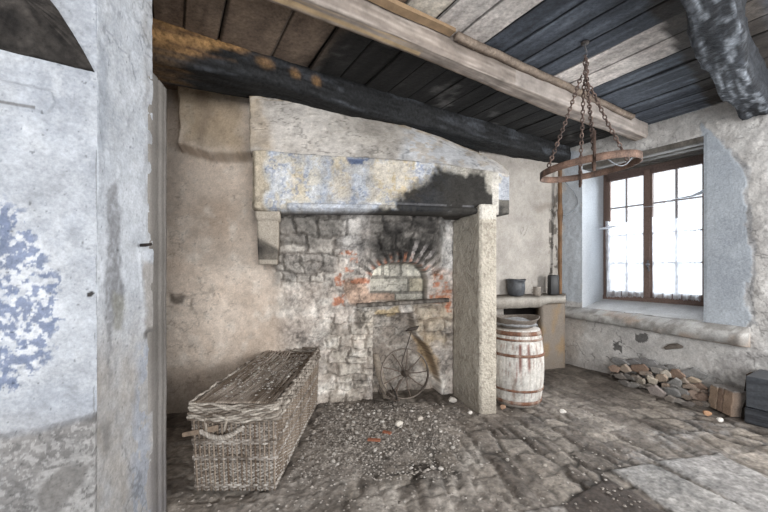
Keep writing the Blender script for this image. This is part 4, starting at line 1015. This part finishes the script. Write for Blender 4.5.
for z in np.linspace(-.03, .86, 40):
    a, b = pt(541.5, 267, 102.5), pt(565, 267, 100); w = .02*(fb(z*7, 1, 1, 436)-.5)
    ring = [(lerp(a[0], b[0], i/8), lerp(a[1], b[1], i/8)+.02*(fb(i*.8, z*8, 1, 437)-.5), z) for i in range(9)] + [(b[0]+.02, b[1]+.35, z), (a[0]+.11+w, a[1]+.45, z)]
    R.append(ring); C.append([mix(mix(c('7f766d'), c('8a7458'), float(np.clip((fb(i*.5, z*4, 2, 438)-.45)*4, 0, .8))), c('6e655c'), float(sstep(.3, 0, z))*.7) for i in range(11)])
mb.loft(R, np.array(C)); tag(mb.build('shelf_support', ROUGH), 'ochre stained plastered pier holding up the right end of the stone shelf', 'pier')
shz = lambda x, d: H - .36 - .002 - .03*np.clip((d-D_ALC(x))/10, 0, 1)
def onshelf(x, d): p = pt(x, 267, d); p[2] = shz(x, d)+.006; return p
p = onshelf(516, 104.5); PT = root('cooking_pot', p, 'dented dark grey cooking pot with flared rim standing on the stone shelf', 'pot'); k = 30; a = np.arange(k)/k*2*math.pi
mb = MB(); prof = [(0, .0), (.085, 0), (.102, .02), (.112, .09), (.108, .15), (.104, .165), (.118, .195), (.124, .205), (.118, .21), (.1, .17), (.1, .03), (0, .02)]
mb.loft([[(p[0]+r*math.cos(q), p[1]+r*math.sin(q), p[2]+z+.005*math.cos(3*q)*z/.2) for q in a] for r, z in prof], np.array([mix(c('26282b'), c('55585d'), fbm(a*3, j*.9, 0, 441)) for j in range(len(prof))]))
under(mb.build('pot_body', CERAM, loc=p), PT)
p = onshelf(537, 104); mb = MB()
prof = [(0, 0), (.045, 0), (.05, .03), (.048, .10), (.052, .118), (.045, .12), (.042, .02), (0, .015)]
mb.lathe(prof, np.array([mix(c('6c645c'), c('9c948a'), i/7) for i in range(8)]), cen=tuple(p), k=20)
R = [(p[0]-.05, p[1]-.02, p[2]+.09), (p[0]-.075, p[1]-.025, p[2]+.08), (p[0]-.075, p[1]-.025, p[2]+.045), (p[0]-.05, p[1]-.02, p[2]+.035)]; mb.tube(R, .007, c('7c746b'))
tag(mb.build('cup', CERAM, loc=p), 'small brownish stoneware cup on the stone shelf between pot and tin', 'cup')
p = onshelf(553.2, 100.5); mb = MB(); o_ = rr(.125, .10, .02); R = []
for z, q in ((0, .96), (.01, 1), (.12, 1.), (.24, .98), (.25, .9), (.262, .88)): R.append([(p[0]+x*q, p[1]+y*q, p[2]+z+.004*math.sin(z*60+x*40)) for x, y in o_])
mb.loft(R, np.array([c('161617'), c('1d1d1f'), c('171718'), c('232325'), c('2e2e31'), c('1b1b1c')])); tag(mb.build('tin', CERAM, loc=p), 'tall black tin standing in the corner at the end of the stone shelf', 'tin')
# batten in the corner and stray wire
a, b = pt(559.8, 294, 98.6), pt(559.8, 166, 97.6); mb = MB(); R = []; C = []
for t in np.linspace(0, 1, 50):
    q = lerp(a, b, t); w = .021*(1+.6*math.exp(-((t-.62)/.05)**2)) + .004*(fb(t*14, 1, 1, 451)-.5); R.append([(q[0]-w, q[1], q[2]), (q[0]-w*.3, q[1]-.03, q[2]), (q[0]+w, q[1]-.02, q[2]), (q[0]+w, q[1]+.02, q[2]), (q[0]-w*.5, q[1]+.03, q[2])])
    C.append(mix(c('8a6a4e'), c('3f342c'), fb(t*16, 4, 1, 452)))
mb.loft(R, np.array(C)); tag(mb.build('corner_post', WOODU, loc=a), 'narrow rust brown wooden post in the corner beside the window', 'post')
mb = MB(); P = [pt(x, y, 99.5+.25*(i > 2)) for i, (x, y) in enumerate(((563, 180), (569, 186), (574, 192), (577, 198), (577.5, 204), (574, 210), (568, 214), (563, 216)))]
mb.tube(P, .006, c('80868d'), k=5); tag(mb.build('cable', CERAM, loc=P[0]), 'grey cable looped on the wall beside the corner post', 'cable')

# ================================================================== WHEEL AND SCRAPS IN THE OPENING UNDER THE SHELF
wc_ = pt(405, 372, 132.2); base = np.array([wc_[0], wc_[1], 0]); WH = root('spoked_wheel', base, 'rusty thin spoked wheel leaning in the opening under the oven shelf', 'wheel')
rw = .252; ax_n = np.array([.18, -.97, .12]); ax_n /= np.linalg.norm(ax_n); e1 = np.cross(ax_n, (0, 0, 1)); e1 /= np.linalg.norm(e1); e2 = np.cross(e1, ax_n)
cw = np.array([wc_[0], wc_[1], rw+.012])
def wpnt(a, r, o=0): return cw + e1*r*math.cos(a) + e2*r*math.sin(a) + ax_n*o
mb = MB(); R = []; cc = []
for i in range(73):
    a = 2*math.pi*i/72; R.append([wpnt(a, rw-.012, .016), wpnt(a, rw, .016), wpnt(a, rw, -.02), wpnt(a, rw-.012, -.02)]); cc.append(mix(c('5b524b'), c('8d837a'), .5+.5*math.sin(a*2+.5)*math.cos(a)))
mb.loft(R, np.array(cc), caps=False); under(mb.build('rim', RUST, loc=base), WH)
for i in range(9):
    a = 2*math.pi*i/9+.3; mb = MB(); mb.tube([wpnt(a, .03), wpnt(a+.05, .14), wpnt(a, rw-.008)], .0055, mix(c('524740'), c('77695f'), rng.random()), k=6); under(mb.build('spoke', RUST, loc=base), WH)
mb = MB(); mb.tube([wpnt(0, 0, .05), wpnt(0, 0, .03), wpnt(0, 0, -.03), wpnt(0, 0, -.04)], [.02, .036, .036, .022], c('4d443d'), k=14); under(mb.build('hub', RUST, loc=base), WH)
top = pt(411.5, 331, 132.5); mb = MB(); mb.tube([wpnt(-1.5, .03, .05), wpnt(1.2, .12, .05), top], [.008, .0075, .006], c('4f4741'), k=6)
mb.tube([top+(-.06, 0, .0), top+(-.01, -.01, .02), top+(.05, 0, .03), top+(.075, .01, .05)], [.006, .016, .018, .006], c('48413c'), k=6)
under(mb.build('crank_rod', RUST, loc=base), WH)
mb = MB(); a, b = pt(386, 397, 131.5), pt(375.5, 354, 127.5); a[2] = .0; R = []
for t in np.linspace(0, 1, 20):
    q = lerp(a, b, t); w = .03+.012*(1-abs(2*t-1)); R.append([(q[0]-w, q[1], q[2]), (q[0]+w, q[1]-.006, q[2]), (q[0]+w, q[1]+.014, q[2]), (q[0]-w, q[1]+.02, q[2])])
mb.loft(R, np.array([mix(c('a09588'), c('857a6e'), fb(t*6, 1, 1, 461)) for t in np.linspace(0, 1, 20)])); tag(mb.build('wooden_board', WOOD, loc=a), 'narrow weathered board leaning beside the rusty wheel', 'board')
base_s = None
for i in range(11):
    x, y = rng.uniform(377, 397), rng.uniform(397, 406); d = y-267; q = pt(x, y, d); q[2] = .008+.006*i
    a = rng.uniform(0, math.pi); L_ = rng.uniform(.07, .14); mb = MB(); r_ = rng.uniform(.006, .012)
    path = [(q[0]+L_*(t-.5)*math.cos(a), q[1]+L_*(t-.5)*math.sin(a), q[2]+.02+.05*t*(i % 3)+.01*math.sin(t*7+i)) for t in np.linspace(0, 1, 7)]
    mb.tube(path, [r_, r_*1.1, r_, r_*.9, r_, r_*.8, r_*.5], mix(c('2c2724'), c('6b6058'), rng.random()), k=6)
    tag(mb.build('charred_stick', WOOD, loc=path[0]), 'charred broken stick in the heap at the foot of the narrow board', 'stick', 'charred sticks under the oven shelf')

# ================================================================== RIGHT SIDE: FRAGMENTS, BRICKS, BLOCKS
def stone_mesh(sz, col, top=None, seed=0, nside=6, th=.5):
    """an angular broken stone: irregular prism with chipped edges"""
    g = np.random.default_rng(seed); mb = MB(); an = np.sort(g.uniform(0, 2*math.pi/nside*.7, nside) + np.arange(nside)*2*math.pi/nside); rad = g.uniform(.75, 1.15, nside); R = []; C = []
    for (k, z) in ((.86, -.5), (1., -.42), (1., .4), (.88, .5)):
        R.append([(rad[i]*k*math.cos(an[i])*sz[0], g.normal(0, .03)*sz[1]+z*sz[1]*2*th, rad[i]*k*math.sin(an[i])*sz[2]) for i in range(nside)])
        C.append([np.clip(col*g.uniform(.85, 1.15), 0, 1) for _ in range(nside)])
    return mb.loft(R, np.array(C))
wn = np.array([-U[0], -U[1]])
frag = [ # zoom x, zoom y, colour, half size x, half size z (zoom px), how it looks
 (68, 132, 'a5846c', 22, 22), (115, 131, 'b19a84', 24, 20), (88, 98, '8b8987', 34, 18), (150, 100, '8a8786', 36, 16), (180, 130, '9a7960', 32, 22), (236, 112, '8f8d8c', 30, 22), (205, 96, '858281', 30, 14), (262, 138, 'a39c95', 26, 16), (210, 152, '8d7a69', 26, 14),
 (130, 168, '7d7771', 28, 18), (165, 176, '8b7d70', 26, 16), (190, 190, 'a89a87', 20, 16), (240, 184, 'c5b59d', 23, 21), (284, 174, 'b59c82', 26, 22), (304, 156, 'c2b5a2', 20, 20), (340, 196, '96938f', 28, 24), (358, 160, 'a07f66', 32, 26), (398, 158, '8b8988', 28, 30), (450, 152, '858482', 38, 22), (300, 208, 'a38a73', 18, 16), (428, 184, 'c2a98b', 30, 13),
 (408, 212, 'ae9580', 28, 18), (458, 214, '927560', 24, 22), (430, 252, 'b59780', 34, 24), (258, 236, '998a82', 32, 28), (330, 240, '8f8c89', 28, 22), (376, 246, '98938e', 26, 24), (468, 262, '9b7c66', 22, 22), (110, 196, '736c66', 28, 14), (280, 128, '8a8784', 26, 16), (400, 290, '857b73', 26, 12), (225, 214, '8a7f74', 20, 13), (150, 205, '7f7973', 24, 12), (322, 266, '9a8d80', 24, 16), (362, 278, '8d847b', 24, 13), (400, 262, 'a08b78', 22, 14), (446, 286, '93806f', 24, 12), (480, 292, '8f8377', 20, 12), (350, 218, '918c87', 22, 12), (386, 188, 'a89583', 18, 14), (330, 128, '8c8986', 28, 14), (228, 168, '94877a', 18, 14), (300, 232, '8c8883', 18, 14), (476, 238, '8a7565', 18, 14), (95, 165, '83786e', 24, 13), (190, 212, '857c73', 20, 11), (440, 230, '9c8976', 18, 10)]
looks = {}
for i, (zx, zy, col, hx, hz) in enumerate(frag):
    px, py = 600+zx*.21875, 340+zy*.21875; basey = 267+D_RIGHT(px); up = np.clip((basey-py)/16, -.6, 1.2); o = .20-.13*up
    s_ = SW-o; _, t_, z_ = ray_s(px, py, s_); rz = hz*.21875/F*(U[1]*s_+V[1]*t_); rx = hx*.21875/F*(U[1]*s_+V[1]*t_)*1.15
    if z_ < rz*.85:
        z_ = rz*.8; Y_ = F*(H-z_)/(py-CY); X_ = (px-CX)/F*Y_; p = np.array([X_, Y_, z_])
    else: p = st(s_, t_, z_)
    cd = mix(c(col), np.full(3, c(col).mean()), .35)*.85; o_ = stone_mesh((rx*.97, .042, rz*.98), cd, seed=500+i, nside=5 + i % 3).build('tile_fragment' if c(col)[0] > c(col)[2]*1.25 else 'stone_fragment', STONE, smooth=False)
    o_.location = tuple(p); o_.rotation_euler = (rng.uniform(-.2, .25), rng.uniform(-.15, .15), math.atan2(U[1], U[0])-math.pi/2+rng.uniform(-.25, .25))
    warm = c(col)[0] > c(col)[2]*1.25
    tag(o_, None, 'stone', 'broken stones stacked along the window wall'); looks[o_] = (px, py, z_, warm, c(col).mean())
# name each fragment of the stack by where it lies
big = sorted(looks.items(), key=lambda kv: kv[1][0]); n_ = len(big); rowname = lambda z: 'bottom' if z < .075 else ('middle' if z < .145 else 'top')
cnt = {}
ordw = ['first', 'second', 'third', 'fourth', 'fifth', 'sixth', 'seventh', 'eighth', 'ninth', 'tenth', 'eleventh', 'twelfth', 'thirteenth', 'fourteenth', 'fifteenth']
for o_, (px, py, z, warm, lum) in big[::-1]:
    key = (rowname(z), warm); cnt[key] = cnt.get(key, 0)+1
    tone = ('pale tan' if lum > .33 else 'reddish tan') if warm else ('light grey' if lum > .27 else 'dull grey')
    o_['label'] = f"{ordw[min(14, cnt[key]-1)]} {'tan' if warm else 'grey'} stone from the upright bricks, {key[0]} row of the heap"
mb = MB()
for k in range(520):
    px = rng.uniform(612, 702); t_ = ray_s(px, 300, SW-.1)[1]; o = rng.uniform(.02, .16); z_ = rng.uniform(.01, .13)*(1-o/.22)
    chip_mesh(mb, st(SW-o, t_, z_), rng.uniform(.012, .03), mix(c('4d4742'), c('7b736b'), rng.random()))
tag(mb.build('stone_rubble', CHIP, smooth=False), 'small dark rubble packed behind the broken stones under the window', 'rubble', None, 'stuff')
# bricks on end
ba, bb_ = np.array(pt(707.5, 406, 138.6)[:2]), np.array(pt(731.5, 418.5, 150.5)[:2]); bt = (bb_-ba)/np.linalg.norm(bb_-ba); bn = np.array([-bt[1], bt[0]]); bn = bn if bn @ np.array([1, .3]) > 0 else -bn
Lb = np.linalg.norm(bb_-ba)
for i, (q0, q1, col, hh_, lab) in enumerate(((0, .36, 'b09a86', .215, 'tan brick standing on end nearest the heap of broken stones'), (.37, .58, '937d6e', .225, 'narrow brown brick standing on end between two wider tan bricks'), (.59, .97, 'ae9784', .23, 'wide tan brick standing on end beside the dark plank'))):
    mb = MB(); 
    def fr(x, y, z): 
        p = ba + bt*x + bn*(y-.03*z/.22*0+.10*z); return np.array([p[0], p[1], z])
    R = []; C = []
    for z in np.linspace(0, hh_, 12):
        R.append([fr(q0*Lb+.003, .0+.003*math.sin(z*70), z), fr(q1*Lb-.003, .004*math.sin(z*50+1), z), fr(q1*Lb-.003, .14, z), fr(q0*Lb+.003, .14, z)])
        n = fb(z*14, i*3, 1, 471); k = mix(c(col), c('7c6a5e'), n*.7); C.append([k, k, c('8d8985'), c('8d8985')] if z < hh_-.005 else [c('94908d')]*4)
    mb.loft(R, np.array(C)); o_ = mb.build('brick', STONE, smooth=False, loc=(ba[0], ba[1], 0), bevel=.006); tag(o_, lab, 'brick', 'bricks on end by the window wall')
# dark plank between bricks and blocks
P0 = pt(738, 424, 155); mb = MB(); R = []
for z in np.linspace(0, .37, 14): 
    w = .012*(fb(z*9, 1, 1, 472)-.5); R.append([st(4.335+.16*z/.4, .985+w+.02*z, z), st(4.345+.16*z/.4, 1.005+w, z), st(4.50+.16*z/.4, 1.005+w, z), st(4.50+.16*z/.4, .985+w+.02*z, z)])
mb.loft(R, np.array([mix(c('221d1a'), c('4d4035'), float(sstep(.22, .38, z))) for z in np.linspace(0, .37, 14)])); tag(mb.build('dark_plank', WOOD, smooth=False), 'short dark plank upright between the bricks and the black blocks', 'plank')
# two dark blocks
def block(z0, z1, s0, t1, lab, cols, sk=0.):
    mb = MB(); o_ = [(s0, t1), (s0, t1-.18), (s0+sk, .3), (4.69, .3), (4.69, t1-.1), (4.69, t1)]; R = []; C = []
    for z in np.linspace(z0, z1, 9):
        R.append([st(a + .004*math.sin(z*90+b*30), b, z) for a, b in o_]); n = fb(z*16, z0*9, 1, 473); C.append([mix(c(cols[0]), c(cols[1]), n)]*6)
    mb.loft(R, np.array(C)); p = st(s0, t1, z0); return tag(mb.build('stone_block', CERAM, smooth=False, loc=p, bevel=.008), lab, 'block')
block(0., .13, 4.265, .966, 'lower of two dark slate blocks stacked against the window wall', ('2b2d31', '404247'))
block(.133, .40, 4.285, .962, 'upper of two dark slate blocks stacked against the window wall', ('36393e', '53565b'), .01)

# ================================================================== LOOSE STONES, DEBRIS
p = st(4.66, 1.77, .52); q = [ray_s(x, y, 4.70) for x, y in ((665, 348.5), (671, 346.5), (678, 346), (683, 347))]
mb = MB(); mb.tube([st(*a) for a in q], [.016, .03, .03, .012], c('6f6760'), k=7); tag(mb.build('stone_chip', STONE, smooth=False), 'dark stone chip stuck out of the wall under the window sill', 'stone')
q = [ray_s(x, y, 4.70) for x, y in ((711, 327), (719, 327.6), (728, 328.5))]
mb = MB(); mb.tube([st(*a) for a in q], [.012, .014, .01], c('6e8a78'), k=6); tag(mb.build('glass_shard', CERAM, smooth=True), 'greenish bottle shard lying at the right end of the window sill', 'shard')
p = pt(140, 245, D_REV(140)+2); mb = MB(); mb.tube([p+(-.015, .02, 0), p+(.03, -.0, .0), p+(.055, .0, .004)], [.008, .008, .006], c('2a2422'), k=6); tag(mb.build('iron_peg', RUST), 'black iron peg driven into the white left reveal', 'peg')
# timber over the opening on the left
tp = [(-140, 20), (-60, 37), (0, 50), (48, 61), (95, 72.5), (84, 52), (72, 32), (58, 10), (50, 0), (34, -60), (-140, -60)]
mb = MB(); R = []; 
for o, q in ((.03, 1), (-.02, 1), (-.028, .985), (-.12, .98)):
    R.append([pt(x, y, D_NEAR(x)) + np.array([.34*(-o-.0)*-1*0, 0, 0]) + np.array([.0, -(-.0)-(.0), 0]) + np.array([.37, -.93, 0])*(-o-.075) for x, y in tp])
R = [np.array(r) for r in (R[3], R[2], R[1], R[0])][::-1]
mb = MB(); A_ = []
outl = []
for (xa, ya), (xb, yb) in zip(tp, tp[1:]+tp[:1]):
    for k in range(10): outl.append((lerp(xa, xb, k/10), lerp(ya, yb, k/10)))
cen = np.array([20., -5.]); rings = []; cols = []
for f_, o in ((1., -.06), (1., .012), (.97, .018), (.8, .018), (.6, .018), (.4, .018), (.2, .018), (.02, .018)):
    r = []; cc = []
    for x, y in outl:
        x2, y2 = cen[0]+(x-cen[0])*f_, cen[1]+(y-cen[1])*f_; p = pt(x2, y2, D_NEAR(x2)); w = .012*(fb(x2*.1, y2*.3, 1, 481)-.5)
        r.append(p + np.array([.37, -.93, 0])*(o+w)); g = fb(x2*.05+y2*.02, y2*.35-x2*.07, 1, 482); cc.append(mix(c('171514'), c('3c3835'), float(np.clip(g*2.2-.6, 0, 1))))
    rings.append(r); cols.append(cc)
mb.loft(rings, np.array(cols)); tag(mb.build('wooden_lintel', SOOTY), 'dark weathered timber end set in the white wall at the upper left', 'timber')
# stones lying on the floor
var = []
for k in range(10):
    g = np.random.default_rng(900+k); mb = MB(); R = []; nn_ = 8
    for v in (-.55, -.35, .1, .4, .55):
        rad = math.sqrt(max(.02, 1-(v/.62)**2)); R.append([(rad*math.cos(a)*g.uniform(.8, 1.15), rad*math.sin(a)*g.uniform(.65, 1.), v+g.normal(0, .06)) for a in np.arange(nn_)/nn_*2*math.pi])
    mb.loft(R, mix(c('857d75'), c('d2cdc6') if k % 3 else c('a39b92'), g.uniform(0, 1, (5, 1)).repeat(nn_, 1))); o_ = mb.build('loose_stone', CHIP, smooth=False); var.append(o_)
def fpos(x, y): d = y-CY; Y_ = F*H/d; return (x-CX)/F*Y_, Y_
sp = []
for k in range(130):
    u = rng.random()
    if u < .75: x = rng.normal(375, 42); y = rng.normal(428, 16)
    elif u < .9: x, y = rng.uniform(330, 450), rng.uniform(404, 418)
    else: x, y = rng.uniform(300, 560), rng.uniform(410, 480)
    if y < 405 or x < 322 - (y-404)*.45 or (448 < x < 545 and y < 418) or (374 < x < 420 and y < 410): continue
    sp.append((x, y, rng.uniform(.008, .022)))
first = True; used = set()
for i, (x, y, r) in enumerate(sp):
    b_ = var[i % 10]
    if i % 10 in used: o_ = b_.copy(); COL.objects.link(o_)
    else: o_ = b_; used.add(i % 10)
    X_, Y_ = fpos(x, y); o_.location = (X_, Y_, r*.45); o_.scale = (r, r, r*.8); o_.rotation_euler = (0, 0, rng.uniform(0, 6.3))
    tag(o_, 'small broken stone lying loose in the rubble before the hearth', 'stone', 'loose stones before the hearth')
for (x, y, r, col, name, lab) in ((563, 413, .03, 'cfcac3', 'loose_stone', 'white pebble alone on the dark floor right of the barrel'), (720, 421.5, .028, 'c9c5bf', 'loose_stone', 'white stone on the floor before the upright bricks'), (708, 415, .035, 'a98569', 'tile_fragment', 'tan broken stone fallen before the upright bricks'), (453, 402, .045, 'c2bbb2', 'loose_stone', 'pale stone lying against the foot of the pillar'), (399, 426, .04, 'c5beb4', 'loose_stone', 'largest pale stone in the middle of the rubble before the hearth'), (420, 420, .03, 'b3aba1', 'loose_stone', 'pale stone in the rubble right of the wheel'), (503, 408.5, .03, 'b08f78', 'loose_stone', 'pinkish stone at the foot of the pillar beside the barrel'), (470, 414, .025, 'c6c0b8', 'loose_stone', 'white stone before the foot of the pillar')):
    X_, Y_ = fpos(x, y); o_ = stone_mesh((r, r*.7, r*.7), c(col), seed=int(x), nside=7).build(name, CHIP, smooth=False); o_.location = (X_, Y_, r*.5); o_.rotation_euler = (0, 0, rng.uniform(-.5, .5)); tag(o_, lab, 'stone')
for (x, y, L_, a, lab) in ((374, 441.5, .10, .1, 'orange tile sliver lying in the rubble nearer the hamper'), (387, 434, .07, .35, 'orange tile sliver lying in the rubble nearer the wheel')):
    X_, Y_ = fpos(x, y); mb = MB(); mb.loft([[(-.5*L_, -.012, 0), (.5*L_, -.016, 0), (.5*L_, .012, 0), (-.45*L_, .016, 0)], [(-.5*L_, -.012, .014), (.5*L_, -.016, .014), (.5*L_, .012, .014), (-.45*L_, .016, .014)]], c('8f5c47'))
    o_ = mb.build('tile_sliver', CHIP, smooth=False); o_.location = (X_, Y_, .006); o_.rotation_euler = (0, 0, -a); tag(o_, lab, 'tile')
mb = MB()
for k in range(6000):
    u = rng.random(); 
    if u < .55: x, y = rng.normal(365, 45), rng.normal(425, 18)
    elif u < .85: x, y = rng.uniform(270, 460), rng.uniform(404, 480)
    else: x, y = rng.uniform(178, 640), rng.uniform(405, 512)
    if y < 403 or y > 520 or (x < 324 - (y-404)*.5 and x > 186 and y < 494): continue
    X_, Y_ = fpos(x, y); chip_mesh(mb, (X_, Y_, .004), rng.uniform(.003, .010) if rng.random() < .9 else rng.uniform(.01, .017), mix(mix(c('6b645d'), c('a19a93'), rng.random()), c('c3beb8'), .6*(rng.random() < .07)))
tag(mb.build('gravel', CHIP, smooth=False), 'loose grey gravel and plaster crumbs strewn over the floor before the hearth', 'gravel', None, 'stuff')
# ================================================================== CAMERA, LIGHT
cam = bpy.data.cameras.new('camera'); co = bpy.data.objects.new('camera', cam); COL.objects.link(co)
co.location = (0, 0, H); co.rotation_euler = (math.pi/2, 0, 0)
cam.sensor_width = 36; cam.lens = F/768*36; cam.shift_y = (CY-256)/768; cam.clip_start = .02
SC.camera = co
w = bpy.data.worlds.new('daylight'); SC.world = w; w.use_nodes = True
bg = w.node_tree.nodes['Background']; bg.inputs['Color'].default_value = (.86, .93, 1.0, 1); bg.inputs['Strength'].default_value = 1.35
def area(name, loc, look, sx, sy, power, col):
    l = bpy.data.lights.new(name, 'AREA'); l.shape = 'RECTANGLE'; l.size = sx; l.size_y = sy; l.energy = power; l.color = col
    o = bpy.data.objects.new(name, l); COL.objects.link(o); o.location = tuple(loc)
    from mathutils import Vector
    o.rotation_euler = (Vector(look)-Vector(loc)).to_track_quat('-Z', 'Y').to_euler(); return o
area('window_daylight', st(SG+.9, 2.0, 2.3), st(3.0, 1.6, .9), 1.3, 1.8, 120, (.88, .94, 1.))
area('side_fill', st(4.6, -1.0, 1.75), (-.6, 3.3, 1.25), 1.5, 1.5, 180, (1., .985, .96))  # added soft lamp out of view on the right, evens out the back wall
area('rear_fill', (.9, -2.6, 1.9), (-.4, 3.5, 1.2), 2.2, 2.0, 135, (1., .985, .96))  # added fill lamp behind the camera for the fireplace and back wall
SC.view_settings.view_transform = 'Standard'; SC.view_settings.look = 'None'; SC.view_settings.gamma = 1.0
SC.view_settings.use_curve_mapping = False; SC.view_settings.exposure = .45
